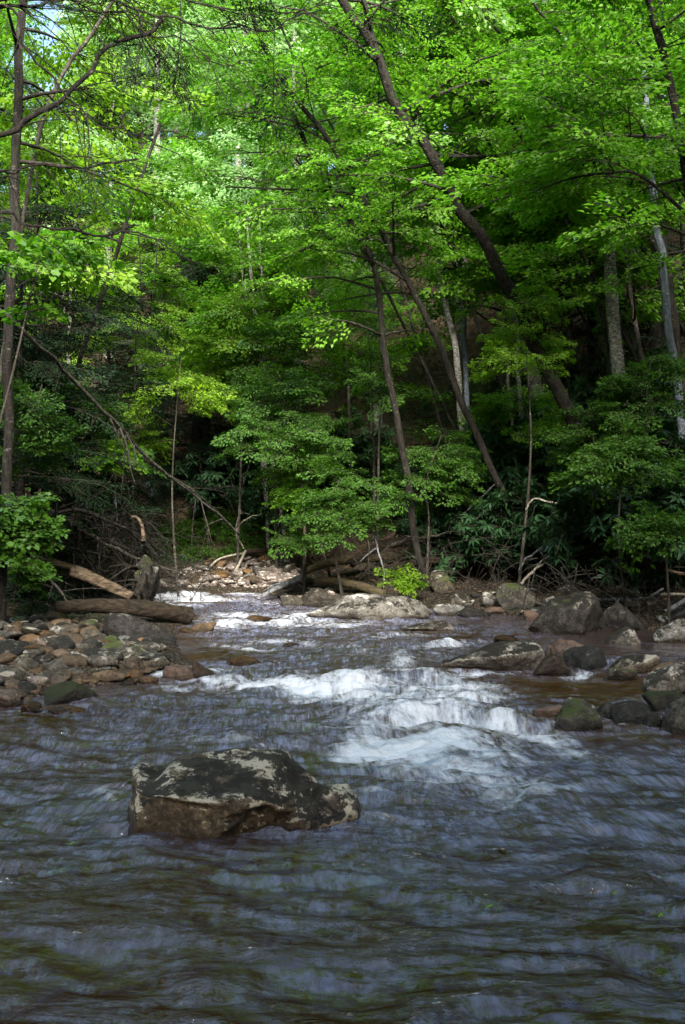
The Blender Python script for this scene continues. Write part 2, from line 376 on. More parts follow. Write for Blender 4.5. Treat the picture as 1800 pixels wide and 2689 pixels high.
bump_spec = [(1055,1735,45,24,.13,0,2), (1180,1790,60,20,.07,0,2), (1060,1865,70,22,.09,-6,2), (1230,1838,60,20,.09,-10,2), (980,1895,60,24,.09,0,2), (1120,1800,50,20,.06,0,2), (800,1800,70,18,.07,0,2), (930,1795,50,18,.08,0,2), (690,1800,40,14,.06,0,2), (790,1612,40,9,.10,0,2), (1290,1890,60,20,.06,0,2), (1120,1955,110,18,.09,0,2), (780,1770,80,12,.09,0,2)]
for s in bump_spec: dz += .24*blob(*s)
edge = np.minimum(np.where(WX > xl(WY), pdist(WX, WY, LS), 0), np.where(WX < xr(WY), pdist(WX, WY, RS), 0))
dz = dz*sst(edge, -.05, .5)
WZ = WZ+dz
slope = np.gradient(dz, axis=0)/np.maximum(np.gradient(WY, axis=0), 1e-6)
sheen_veil = np.clip(.16+.45*fbm(WX*.7, WY*.8, 2, 131, 3)+ .30*sst(PY, 1760, 1900)*(1-sst(PY, 2150, 2400)) + .75*np.clip(slope/.3, -.5, 1) + .38*sst(PY, 1540, 1580)*(1-sst(PY, 1700, 1790)), 0, 1)*(1-.85*calm)  # painted sky reflection: camera-facing wave slopes and a midstream band, over patchy froth
sheen_veil *= (.8+.2*sst(PX, 300, 700))*(1-.25*sst(PY, 2120, 2420))
w = link('water', mesh('water', np.stack([WX, WY, WZ], -1).reshape(-1, 3), gridq(*WX.shape), [WATER], smooth=True, attrs={'foam': foam.ravel(), 'sheen_veil': sheen_veil.ravel(), 'calm': calm.ravel()}, uv=np.stack([fu, fv], -1).reshape(-1, 2)))
tag(w, 'dark rushing stream with white foam at the small rapids', 'stream', kind='structure')

# ------------------------------------------------------------------ tubes
def catmull(pts, n):
    pts = np.asarray(pts, float)
    if len(pts) == 2: return pts[0]+(pts[1]-pts[0])*np.linspace(0, 1, n)[:,None]
    p = np.vstack([2*pts[0]-pts[1], pts, 2*pts[-1]-pts[-2]])
    seg = np.linalg.norm(np.diff(pts[:, :3], axis=0), axis=1); cum = np.concatenate([[0], np.cumsum(seg)]); s = np.linspace(0, cum[-1], n)
    k = np.clip(np.searchsorted(cum, s, 'right')-1, 0, len(pts)-2); t = ((s-cum[k])/np.maximum(seg[k], 1e-9))[:,None]
    a, b, c, d = p[k], p[k+1], p[k+2], p[k+3]
    return .5*(2*b+(c-a)*t+(2*a-5*b+4*c-d)*t**2+(3*b-a-3*c+d)*t**3)
def tube(pts, rad, sides=8, rough=.0, seed=0):
    pts = np.asarray(pts, float); n = len(pts)
    rad = np.asarray(rad, float)*np.ones(n)
    tg = np.gradient(pts, axis=0); tg /= np.linalg.norm(tg, axis=1)[:,None]+1e-12
    ref = np.array([0,0,1.0]) if abs(tg[:,2].mean()) < .75 else np.array([0,1.0,0])
    a = np.cross(tg, ref); a /= np.linalg.norm(a, axis=1)[:,None]+1e-12
    b = np.cross(tg, a)
    th = np.arange(sides)*2*math.pi/sides
    rr = rad[:,None]*np.ones(sides)[None]
    if rough > 0:
        rr = rr*(1+rough*fbm(np.cos(th)[None]*1.5+pts[:,0:1]*2, np.sin(th)[None]*1.5+pts[:,1:2]*2, pts[:,2:3]*2.2+0*th[None], seed, 3))
    V = pts[:,None]+rr[...,None]*(np.cos(th)[None,:,None]*a[:,None]+np.sin(th)[None,:,None]*b[:,None])
    i = np.arange(n*sides).reshape(n, sides); j = np.roll(i, -1, 1)
    Q = np.stack([i[:-1], j[:-1], j[1:], i[1:]], -1).reshape(-1, 4)
    V = V.reshape(-1, 3)
    # end caps (quads that fan to the end points)
    c0, c1 = len(V), len(V)+1
    V = np.vstack([V, pts[0], pts[-1]])
    if sides % 2 == 0:
        k = np.arange(0, sides, 2)
        Q = np.vstack([Q, np.stack([np.full(len(k), c0), i[0][(k+2) % sides], i[0][(k+1) % sides], i[0][k]], -1), np.stack([np.full(len(k), c1), i[-1][k], i[-1][(k+1) % sides], i[-1][(k+2) % sides]], -1)])
    return V, Q
class MB:
    def __init__(s): s.V, s.Q, s.M, s.n = [], [], [], 0
    def add(s, V, Q, m=0):
        s.V.append(V); s.Q.append(np.asarray(Q)+s.n); s.M.append(np.full(len(Q), m)); s.n += len(V)
    def mesh(s, name, mats, smooth=False, origin=None, attrs=None):
        V = np.vstack(s.V)
        if origin is not None: V = V-np.asarray(origin)
        return mesh(name, V, np.vstack(s.Q), mats, np.concatenate(s.M), smooth, attrs)

# ------------------------------------------------------------------ leaf sprays: templates of unit length along +X, flat in XY
def leaves(pos, fwd, nrm, ln, wd):
    side = np.cross(nrm, fwd); side /= np.linalg.norm(side, axis=1)[:,None]+1e-9
    ln = np.asarray(ln)[:,None]; wd = np.asarray(wd)[:,None]
    a = pos; b = pos+fwd*ln*.42+side*wd*.5+nrm*ln*.08; c = pos+fwd*ln-nrm*ln*.06; d = pos+fwd*ln*.42-side*wd*.5+nrm*ln*.08
    V = np.stack([a, b, c, d], 1).reshape(-1, 3)
    return V, np.arange(len(V)).reshape(-1, 4)
def unit(v): return v/(np.linalg.norm(v, axis=-1, keepdims=True)+1e-9)
def spray_broad(r, N, leaf, wfac=.6, width=.42, droop=.14, tiltn=.45, twigs=5):
    m = MB()
    t = r.uniform(.05, 1, N)**.8; w = r.uniform(-1, 1, N); wm = width*np.sin(np.pi*np.clip(t*.9+.08, 0, 1))**.7
    pos = np.stack([t, w*wm, -droop*t**2-.10*np.abs(w)**1.5*wm/width*.5+r.normal(0, .035, N)], -1)
    fwd = unit(np.stack([.8+0*t, w*1.1+r.normal(0, .4, N), -.25+r.normal(0, .25, N)], -1))
    nrm = unit(np.stack([r.normal(0, tiltn, N), r.normal(0, tiltn, N), np.ones(N)], -1)); nrm = unit(nrm-fwd*(nrm*fwd).sum(1)[:,None])
    s = leaf*r.uniform(.65, 1.25, N)
    m.add(*leaves(pos, fwd, nrm, s, s*wfac), 0)
    tt = np.linspace(0, .95, 5)
    m.add(*tube(np.stack([tt, .02*np.sin(tt*7), -droop*tt**2], -1), np.linspace(.010, .003, 5), 3), 1)
    for k in range(twigs):
        t0 = .15+.7*k/max(1, twigs); sg = 1 if k % 2 else -1; L = width*.8*math.sin(math.pi*min(1, t0+.1))
        p0 = np.array([t0, 0, -droop*t0**2]); p1 = p0+np.array([L*.8, sg*L, -.05])
        m.add(*tube(np.stack([p0, (p0+p1)/2+np.array([0,0,.02]), p1]), [.005, .004, .002], 3), 1)
    return np.vstack(m.V), np.vstack(m.Q), np.concatenate(m.M)
def spray_hem(r, N=255):
    m = MB()
    pos, fwd = [], []
    K = 17
    for k in range(K):
        t0 = .08+.9*k/K; sg = 1 if k % 2 else -1; L = .40*math.sin(math.pi*(t0*.85+.1))**.8
        n = max(3, int(N/K))
        u = np.linspace(.08, 1, n)
        L *= r.uniform(.55, 1.2); u = np.sort(r.uniform(.05, 1, n))
        p = np.stack([t0+L*.75*u+r.normal(0, .015, n), sg*L*u+r.normal(0, .02, n), -.16*t0**2-.25*u**2*L+r.normal(0, .025, n)], -1)
        pos.append(p); d = np.stack([.75+r.normal(0, .25, n), sg*1+r.normal(0, .55, n), -.2+r.normal(0, .2, n)], -1); fwd.append(d)
    pos = np.vstack(pos); fwd = unit(np.vstack(fwd)); n = len(pos)
    nrm = unit(np.stack([r.normal(0, .35, n), r.normal(0, .35, n), np.ones(n)], -1)); nrm = unit(nrm-fwd*(nrm*fwd).sum(1)[:,None])
    s = .068*r.uniform(.7, 1.3, n)
    m.add(*leaves(pos, fwd, nrm, s, s*.33), 0)
    tt = np.linspace(0, 1, 5)
    m.add(*tube(np.stack([tt, 0*tt, -.16*tt**2], -1), np.linspace(.012, .003, 5), 3), 1)
    for k in range(0, K, 2):
        t0 = .08+.9*k/K; sg = 1 if k % 2 else -1; L = .36*math.sin(math.pi*(t0*.85+.1))
        p0 = np.array([t0, 0, -.16*t0**2]); m.add(*tube(np.stack([p0, p0+np.array([L*.75, sg*L, -.1*L])]), [.004, .002], 3), 1)
    return np.vstack(m.V), np.vstack(m.Q), np.concatenate(m.M)
def spray_rhodo(r, W=7):
    m = MB()
    for k in range(W):
        c = np.array([r.uniform(.35, 1), r.uniform(-.4, .4), r.uniform(-.12, .18)])
        n = r.integers(7, 11); a = np.arange(n)*2*math.pi/n+r.random()*6
        ax = unit(np.array([r.normal(.25, .3), r.normal(0, .3), 1.0]))
        e1 = unit(np.cross(ax, [0.3,1,0])); e2 = np.cross(ax, e1)
        f = np.cos(a)[:,None]*e1+np.sin(a)[:,None]*e2
        dr = r.uniform(-.75, .15, n)[:,None]
        fwd = unit(f+ax*dr); nrm = unit(ax-fwd*(fwd@ax)[:,None]+1e-3)
        s = .30*r.uniform(.75, 1.15, n)
        m.add(*leaves(np.repeat(c[None], n, 0)+f*.015, fwd, nrm, s, s*.30), 0)
        m.add(*tube(np.stack([np.array([0,0,0.]), c*np.array([.5,.6,.3]), c]), [.012, .009, .006], 3), 1)
    return np.vstack(m.V), np.vstack(m.Q), np.concatenate(m.M)
TPL = dict(
    beech=[spray_broad(np.random.default_rng(i), 115, .092, tiltn=.55) for i in range(5)],
    far=[spray_broad(np.random.default_rng(20+i), 120, .088, tiltn=.6, twigs=3) for i in range(4)],
    maple=[spray_broad(np.random.default_rng(40+i), 46, .16, wfac=.95, width=.45, tiltn=.6) for i in range(4)],
    hem=[spray_hem(np.random.default_rng(60+i)) for i in range(4)],
    rhodo=[spray_rhodo(np.random.default_rng(80+i)) for i in range(4)],
    shrub=[spray_broad(np.random.default_rng(90+i), 60, .15, wfac=.5, width=.5, droop=.05, tiltn=.7, twigs=4) for i in range(4)],
)
def place(mb, kind, T, D, L, roll=None, up=None, r=rng):
    """put one spray of a kind at each T, pointing along D, scaled by L"""
    T = np.asarray(T, float); D = unit(np.asarray(D, float)); k = len(T)
    if k == 0: return
    U = np.tile([0, 0, 1.0], (k, 1)) if up is None else up
    U = U + r.normal(0, .27, (k, 3))
    S = unit(np.cross(U, D)); U = np.cross(D, S)
    M = np.stack([D, S, U], -1)*np.asarray(L, float).reshape(-1, 1, 1)
    tp = TPL[kind]; which = r.integers(0, len(tp), k)
    for q in range(len(tp)):
        s = np.nonzero(which == q)[0]
        if not len(s): continue
        V, Q, m = tp[q]
        VV = np.einsum('kij,nj->kni', M[s], V)+T[s][:,None]
        n = len(V)
        QQ = (Q[None]+(np.arange(len(s))*n)[:,None,None]).reshape(-1, 4)
        mb.V.append(VV.reshape(-1, 3)); mb.Q.append(QQ+mb.n); mb.M.append(np.tile(m, len(s))); mb.n += n*len(s)
def branchy_crown(path, rad, f0, f1, nb, length, kind, L, r, rise=(.15, .55), per=6, droop=.25, azim=None, mb=None, taper=.55):
    """branches that leave the stem between fractions f0 and f1 and carry flat sprays; returns a mesh builder (slot 0 leaf, 1 bark)"""
    mb = mb or MB()
    n = len(path)
    T, D, LL = [], [], []
    for b in range(nb):
        f = f0+(f1-f0)*((b+r.random())/nb)
        i = min(n-1, int(f*(n-1))); p0 = path[i]
        az = r.uniform(0, 2*math.pi) if azim is None else azim+r.normal(0, .8)
        q = (f-f0)/max(1e-6, f1-f0)
        ln = length*(1-taper*q)*r.uniform(.65, 1.15)
        e = r.uniform(*rise)
        d = np.array([math.cos(az)*math.cos(e), math.sin(az)*math.cos(e), math.sin(e)])
        u = np.linspace(0, 1, 7)
        wob = r.normal(0, .06, (7, 3)).cumsum(0)*ln*.35*u[:,None]
        pts = p0+d*ln*u[:,None]+np.array([0, 0, -droop*ln])*(u**2)[:,None]+wob
        rb = min(rad[i]*.5, .012+.011*ln)
        mb.add(*tube(pts, np.linspace(rb, .004, 7), 4), 1)
        for k in range(per):
            v = .28+.72*(k+r.random())/per
            j = v*6; j0 = min(5, int(j)); p = pts[j0]+(pts[j0+1]-pts[j0])*(j-j0)
            dd = unit(pts[j0+1]-pts[j0])
            a = r.choice([-1, 1])*r.uniform(.3, 1.1) if k < per-1 else 0
            dd = np.array([dd[0]*math.cos(a)-dd[1]*math.sin(a), dd[0]*math.sin(a)+dd[1]*math.cos(a), dd[2]*.5+r.normal(-.05, .22)])
            T.append(p); D.append(dd); LL.append(L*r.uniform(.65, 1.2))
    place(mb, kind, T, D, LL, r=r)
    return mb
def clump_crown(c, rx, ry, rz, N, kind, L, r, mb=None, stem=None):
    """an ellipsoid shell of outward sprays in flat tiers"""
    mb = mb or MB()
    v = unit(r.normal(0, 1, (N, 3))); q = r.uniform(.25, 1, N)**.6
    T = np.asarray(c)+v*q[:,None]*np.array([rx, ry, rz])
    nl = 7; lc = np.asarray(c)+unit(r.normal(0, 1, (nl, 3)))*r.uniform(.35, .8, (nl, 1))*np.array([rx, ry, rz]); ls = r.uniform(.28, .6, nl)
    w_ = r.integers(0, nl, N); T = lc[w_]+v*q[:,None]*ls[w_][:,None]*np.array([rx*1.1, ry*1.1, rz*.75])
    T[:,2] += r.normal(0, .03, N)-.12*rz*(np.abs(T[:,0]-c[0])/rx)**2
    D = v*np.array([1,1,.25])+r.normal(0, .35, (N, 3))*np.array([1,1,.3])+np.array([0,0,-.05])
    place(mb, kind, T-unit(D)*L*.4, D, L*r.uniform(.65, 1.25, N), r=r)
    return mb

# ------------------------------------------------------------------ rocks
def ico(sub):
    bm = bmesh.new(); bmesh.ops.create_icosphere(bm, subdivisions=sub, radius=1.0)
    V = np.array([v.co[:] for v in bm.verts]); T = np.array([[v.index for v in f.verts] for f in bm.faces]); bm.free()
    return V, T
ICO = {k: ico(k) for k in (2, 3, 4, 5, 6)}
def rock_shape(seed, sub=4, k=10, npl=16, rough=.05, planes=None):
    r = np.random.default_rng(seed)
    N, T = ICO[sub]
    if planes is None:
        pn = unit(r.normal(0, 1, (npl, 3))); pd = r.uniform(.62, 1.0, npl)
    else:
        pn = unit(np.array([p[:3] for p in planes], float)); pd = np.array([p[3] for p in planes], float)
    dots = np.maximum(N@pn.T, 0)/pd[None]
    rr = ((dots**k).sum(1)+1e-9)**(-1.0/k)
    rr = np.minimum(rr, 1.7)
    V = N*rr[:,None]
    d = fbm(V[:,0]*1.6+seed, V[:,1]*1.6, V[:,2]*1.6, seed % 97, 5, 2.1, .55)
    rid = 1-np.abs(vnoise(V[:,0]*2.3, V[:,1]*2.3+seed, V[:,2]*2.3, 3+seed % 89))*2
    V = V*(1+rough*d+rough*.4*rid)[:,None]
    lo, hi = V.min(0), V.max(0)
    return (V-(lo+hi)/2)/(hi-lo), T
def rock_mesh(name, seed, w, d, h, mat, hero=False, below=.45, prof=None, rot=0.0, wet_z=None, world=None, lean=0.0, **kw):
    V, T = rock_shape(seed, **kw)
    c, s = math.cos(rot), math.sin(rot)
    V = np.stack([V[:,0]*c-V[:,1]*s, V[:,0]*s+V[:,1]*c, V[:,2]], -1)
    lo, hi = V.min(0), V.max(0); V = (V-(lo+hi)/2)/(hi-lo)
    x, y, z = V[:,0]*w, V[:,1]*d, (V[:,2]+.5)*(1+below)-below
    if prof is not None:
        pu, ph = np.array(prof).T
        m = np.interp(V[:,0]+.5, pu, ph); m = np.convolve(m, [1.0], 'same')
        zmax = np.interp(V[:,0]+.5, *_topcurve(V[:,0]+.5, z))
        z = np.where(z > 0, z*m/np.maximum(zmax, .15), z)
    y = y+lean*np.maximum(z, 0)*h
    if hero:   # undercut ledge low on the right front, a step on the left shoulder and chipped edges
        u = x/w+.5; v = z/1.0
        vn = .10*fbm(x*5, z*4, 1.0, 77, 3)
        cut = sst(u+vn*.4, .50, .58)*(1-sst(u+vn, .66, .90))*(1-sst(v+vn-.25*(u-.5), .24, .40))*(y < 0)
        y = y+cut*.16*d
        led = sst(u, .12, .3)*(1-sst(u, .45, .55))*(1-sst(v+.25*(u-.3), .52, .60))*(y < 0)
        y = y+led*.05*d
        z = z-.10*np.exp(-((u-.17)/.04)**2)*sst(z, .45, .7)
        z = z+.12*(1-sst(u, .03, .13))*sst(z, .3, .6)
    z = z*h
    P3 = np.stack([x, y, z], -1)
    a = {}
    if wet_z is not None:
        zz = z-wet_z+.05*fbm(x*4, y*4, z*4, 7, 3)*min(1.0, h*2)
        a['wet'] = 1-sst(zz, .0, .10)
    return mesh(name, P3, T, [mat], smooth=True, attrs=a)
def _topcurve(u, z):
    b = np.linspace(0, 1, 25); k = np.clip((u*24).astype(int), 0, 23)
    top = np.array([z[k == i].max() if (k == i).any() else .3 for i in range(24)])
    top = np.convolve(np.pad(top, 2, 'edge'), np.ones(5)/5, 'valid')
    return (b[:-1]+b[1:])/2, top
SPOTS = []
def rock_px(name, label, x0, x1, yt, yb, mat, seed, dr=.75, on='water', cat='boulder', group=None, **kw):
    cx = (x0+x1)/2
    Yb = ray_water(cx, yb) if on == 'water' else ray_ground(cx, yb)
    w = (x1-x0)/F*Yb; w *= 1+.4*dr*w/Yb
    d = w*dr; Yc = Yb+d*.42
    X = (cx-CX)/F*Yc
    zb = CH-(yb-HY)/F*Yb
    zt = CH-(yt-HY)/F*(Yc+d*.08)
    h = max(.06, zt-zb)
    kw.setdefault('rough', .085); kw.setdefault('sub', 5 if x1-x0 > 90 else 4)
    me = rock_mesh(name, seed, w, d, h, RM[mat], wet_z=(0.0 if on == 'water' else -.3), **kw)
    o = link(name, me, None, (X, Yc, zb-.01)); tag(o, label, cat, group)
    SPOTS.append((X, Yc, w/2, d/2))
    return o
# the big boulder in the foreground
rock_px('boulder', 'large brown boulder with black moss and pale lichen on top, alone in the foreground stream', 316, 890, 1962, 2206, 'hero', 3, dr=.82, sub=6, k=26, rough=.06, hero=True,
    planes=[(.03,-.40,1,.60),(-.30,-.10,1,.72),(-.20,-1,.02,.72),(.48,-1,.10,.72),(-1,-.15,.04,.90),(.80,-.40,.70,.74),(1,-.1,.15,1.0),(.05,1,.12,.85),(.8,.6,.2,.95),(-.7,.7,.2,.95),(0,0,-1,.7),(.15,-.8,.66,.82),(-.1,.5,.8,.74),(-.45,-.7,.5,.90)],
    below=.6)
rock_px('boulder', 'small angular boulder with pale flecks touching the right side of the foreground boulder', 786, 956, 2060, 2172, 'hero', 14, dr=.9, sub=5, k=16, rough=.06, prof=[(0,1),(.5,1),(.75,.95),(.9,.7),(1,.15)])
# boulders of the right side
RIGHT = [
 ('pale grey flat boulder, the largest on the far right bank, split by a dark crack', 803, 1140, 1555, 1626, 'pale', 21, .6, dict(sub=5, k=14, prof=[(0,.15),(.12,.4),(.22,.55),(.3,.9),(.4,1),(.75,.9),(.9,.66),(1,.25)])),
 ('low pale wedge of rock in the water in front of the large pale grey boulder', 1041, 1196, 1623, 1658, 'lichen', 22, .6, dict(k=12, prof=[(0,.1),(.25,.45),(.6,.9),(.85,1),(1,.3)])),
 ('small pale rock at the right end of the large pale grey boulder', 1136, 1222, 1582, 1618, 'pale', 23, .7, dict(k=10)),
 ('low dark rock with a pale rim near the still water of the far right bank', 1190, 1290, 1590, 1622, 'dark', 24, .7, dict(k=10)),
 ('rounded pale mottled boulder under the rhododendrons on the far right bank', 1182, 1234, 1549, 1592, 'lichen', 25, .8, dict(k=8)),
 ('lumpy grey boulder with mossy crest left of the dark conical boulder', 1300, 1412, 1528, 1600, 'mossp', 26, .8, dict(k=9, rough=.1)),
 ('pale angular rock leaning on the lumpy grey mossy boulder', 1262, 1330, 1552, 1592, 'pale', 27, .8, dict(k=12)),
 ('reddish flat stone at the waterline below the lumpy mossy boulder', 1270, 1345, 1590, 1612, 'red', 28, .8, dict(k=9)),
 ('big dark conical boulder with mottled surface at the right waterside', 1384, 1592, 1551, 1668, 'conic', 29, .8, dict(sub=5, k=9, rough=.09, prof=[(0,.15),(.15,.5),(.3,.8),(.5,.9),(.7,1),(.85,.98),(1,.5)])),
 ('pinkish small rock against the left foot of the dark conical boulder', 1376, 1420, 1600, 1632, 'red', 30, .8, dict(k=9)),
 ('dark sloping slab behind the dark conical boulder by the right edge', 1570, 1720, 1575, 1655, 'conic', 31, .6, dict(k=10)),
 ('pale capped rock in the still water beside the right edge', 1595, 1682, 1645, 1694, 'lichen', 32, .8, dict(k=10, prof=[(0,.3),(.3,.6),(.6,1),(.8,.9),(1,.4)])),
 ('pale grey striped boulder cut by the right edge above the still water', 1704, 1830, 1620, 1688, 'pale', 33, .7, dict(k=11, prof=[(0,.3),(.3,.7),(.6,1),(1,.9)])),
 ('barely emerging dark rock behind the long lichen covered boulder', 1296, 1372, 1665, 1686, 'wet', 34, .8, dict(k=8)),
 ('long low lichen covered boulder sloping into the rapids at mid right', 1126, 1446, 1680, 1768, 'lichen', 35, .5, dict(sub=5, k=11, rough=.06, prof=[(0,.22),(.1,.32),(.3,.55),(.45,.8),(.6,1),(.85,1),(.95,.9),(1,.6)])),
 ('reddish brown rounded boulder behind the right end of the long lichen boulder', 1436, 1556, 1676, 1730, 'red', 36, .7, dict(k=7, prof=[(0,.6),(.3,1),(.6,.9),(1,.5)])),
 ('dark grey rounded boulder right of the reddish brown one', 1487, 1594, 1692, 1758, 'dark', 37, .8, dict(k=8)),
 ('black wet pyramid shaped rock in front of the reddish brown boulder', 1398, 1506, 1712, 1780, 'wet', 38, .7, dict(k=7, prof=[(0,.2),(.25,.75),(.45,1),(.7,.85),(1,.15)])),
 ('mottled boulder with pale top beside the small chute of white water', 1604, 1728, 1712, 1770, 'lichen', 39, .7, dict(k=10)),
 ('low mottled rock at the foot of the small chute of white water', 1588, 1672, 1748, 1792, 'mossp', 40, .8, dict(k=9)),
 ('pale white mottled boulder cut by the right edge, above the dark rocks', 1688, 1840, 1735, 1822, 'lichen', 41, .7, dict(sub=5, k=10, prof=[(0,.25),(.2,.65),(.5,.95),(1,1)])),
 ('brown slab wedged behind the pale white mottled boulder', 1705, 1790, 1735, 1770, 'brown', 42, .6, dict(k=10)),
 ('rounded boulder with yellowish lichen standing at the right of the main rapid', 1448, 1580, 1834, 1914, 'mossp', 43, .8, dict(sub=5, k=9, prof=[(0,.2),(.2,.6),(.4,.95),(.6,1),(.8,.85),(1,.3)])),
 ('dark low boulder between the yellowish boulder and the right edge', 1600, 1720, 1836, 1896, 'dark', 44, .7, dict(k=8)),
 ('dark wet rock with purple sheen just right of the yellowish boulder', 1562, 1650, 1838, 1888, 'dark', 45, .8, dict(k=9)),
 ('small dark square rock in front of the dark low boulder', 1684, 1748, 1866, 1908, 'dark', 46, .8, dict(k=12)),
 ('large grey brown boulder cut by the right edge at the foot of the rapids', 1738, 1860, 1824, 1932, 'grey', 47, .8, dict(sub=5, k=9, prof=[(0,.3),(.15,.7),(.4,1),(1,1)])),
 ('mossy boulder behind the large grey brown boulder at the right edge', 1690, 1800, 1810, 1870, 'moss', 48, .6, dict(k=9)),
 ('orange brown rock washed by the water left of the yellowish boulder', 1396, 1496, 1846, 1884, 'red', 49, .7, dict(k=8)),
 ('brownish pile rock under the grey driftwood root of the far bank', 790, 905, 1540, 1592, 'grey', 50, .8, dict(k=10)),
 ('pale knobbly rock left of the large pale grey boulder', 835, 900, 1548, 1590, 'pink', 51, .8, dict(k=9)),
 ('dark rock at the waterline left of the large pale grey boulder', 735, 810, 1560, 1592, 'grey', 52, .8, dict(k=9)),
 ('brown boulder under the leafy bush behind the large pale grey boulder', 1130, 1200, 1495, 1560, 'mossp', 53, .9, dict(k=8)),
]
for lab, x0, x1, yt, yb, mt, sd, dr, kw in RIGHT:
    rock_px('boulder', lab, x0, x1, yt, yb, mt, sd, dr=dr, **kw)
LEFT = [
 ('green mossy dome shaped boulder at the front of the left stone bar', 122, 262, 1782, 1848, 'moss', 61, .8, 'water', dict(sub=5, k=6)),
 ('pinkish boulder cut by the left edge beside the mossy dome boulder', -30, 58, 1808, 1856, 'pink', 62, .8, 'water', dict(k=8)),
 ('dark shallow rock in the water below the mossy dome boulder', 52, 112, 1838, 1868, 'wet', 63, .8, 'water', dict(k=8)),
 ('broad flat pale stone lying half under water at the left', 118, 232, 1852, 1870, 'brown', 64, .6, 'water', dict(k=8)),
 ('square topped tan boulder at the tip of the left stone bar', 308, 398, 1716, 1768, 'brown', 65, .8, 'water', dict(k=11)),
 ('reddish wet rock with water sliding over it off the left stone bar', 430, 538, 1740, 1786, 'red', 66, .8, 'water', dict(k=9, prof=[(0,.8),(.3,1),(.6,.8),(1,.3)])),
 ('dark tilted slab leaning on the reddish wet rock', 505, 568, 1736, 1784, 'wet', 67, .6, 'water', dict(k=12, prof=[(0,1),(.3,.9),(.7,.55),(1,.2)])),
 ('orange brown low stone below the square topped tan boulder', 330, 390, 1754, 1782, 'brown', 68, .8, 'water', dict(k=8)),
 ('rounded brown wet stone at the water edge below the tan boulder', 355, 418, 1772, 1800, 'brown', 69, .8, 'water', dict(k=7)),
 ('low dark wet stone left of the rounded brown wet stone', 306, 362, 1780, 1802, 'wet', 70, .8, 'water', dict(k=8)),
 ('long tan block of stone in the middle of the left stone bar', 128, 242, 1714, 1756, 'brown', 71, .6, 'water', dict(k=10)),
 ('smooth pale oval stone below the long tan block', 168, 238, 1748, 1778, 'grey', 72, .7, 'ground', dict(k=6)),
 ('dark brown stone against the water by the smooth pale oval stone', 214, 262, 1760, 1798, 'brown', 73, .8, 'ground', dict(k=9)),
 ('grey brown oval stone left of the smooth pale oval stone', 92, 148, 1758, 1786, 'grey', 74, .7, 'ground', dict(k=7)),
 ('mottled pinkish stone above the mossy dome boulder', 74, 130, 1770, 1804, 'pink', 75, .8, 'ground', dict(k=8)),
 ('wide grey stone near the left edge above the pinkish boulder', 22, 104, 1726, 1764, 'grey', 76, .7, 'ground', dict(k=8)),
 ('upright dark grey stone in the middle of the stone bar', 126, 200, 1666, 1718, 'dark', 77, .8, 'ground', dict(k=10)),
 ('pale square stone beside the upright dark grey stone', 86, 126, 1672, 1704, 'pink', 78, .8, 'ground', dict(k=10)),
 ('long pale smooth stone at the back of the stone bar', 216, 292, 1650, 1688, 'grey', 79, .6, 'ground', dict(k=6, prof=[(0,.9),(.3,1),(.7,.7),(1,.3)])),
 ('pale angular stone behind the upright dark grey stone', 118, 172, 1640, 1672, 'pale', 80, .8, 'ground', dict(k=11)),
 ('big dark angular slab of bedrock between the stone bar and the stream', 262, 478, 1604, 1688, 'dark', 81, .6, 'water', dict(sub=5, k=13, rough=.09, prof=[(0,.5),(.12,.95),(.3,1),(.5,.85),(.7,.6),(.85,.35),(1,.1)])),
 ('orange rounded stone resting against the rotten log', 248, 300, 1584, 1612, 'brown', 83, .8, 'ground', dict(k=7)),
 ('brown rounded rock in the stream off the broken end of the rotten log', 500, 570, 1630, 1660, 'brown', 84, .8, 'water', dict(k=8)),
 ('small black rock just left of the brown rounded stream rock', 468, 512, 1644, 1664, 'wet', 85, .8, 'water', dict(k=9)),
 ('orange brown flat rock awash in the middle of the stream', 592, 690, 1720, 1748, 'wet', 86, .6, 'water', dict(k=8)),
 ('dark low rock awash in the far rapids', 640, 720, 1612, 1634, 'wet', 87, .7, 'water', dict(k=8)),
 ('small dark rock awash in mid stream below the far rapids', 740, 790, 1684, 1700, 'wet', 88, .7, 'water', dict(k=8)),
]
for lab, x0, x1, yt, yb, mt, sd, dr, on, kw in LEFT:
    rock_px('boulder' if x1-x0 > 75 else 'stone', lab, x0, x1, yt, yb, mt, sd, dr=dr, on=on, cat='boulder' if x1-x0 > 75 else 'stone', **kw)

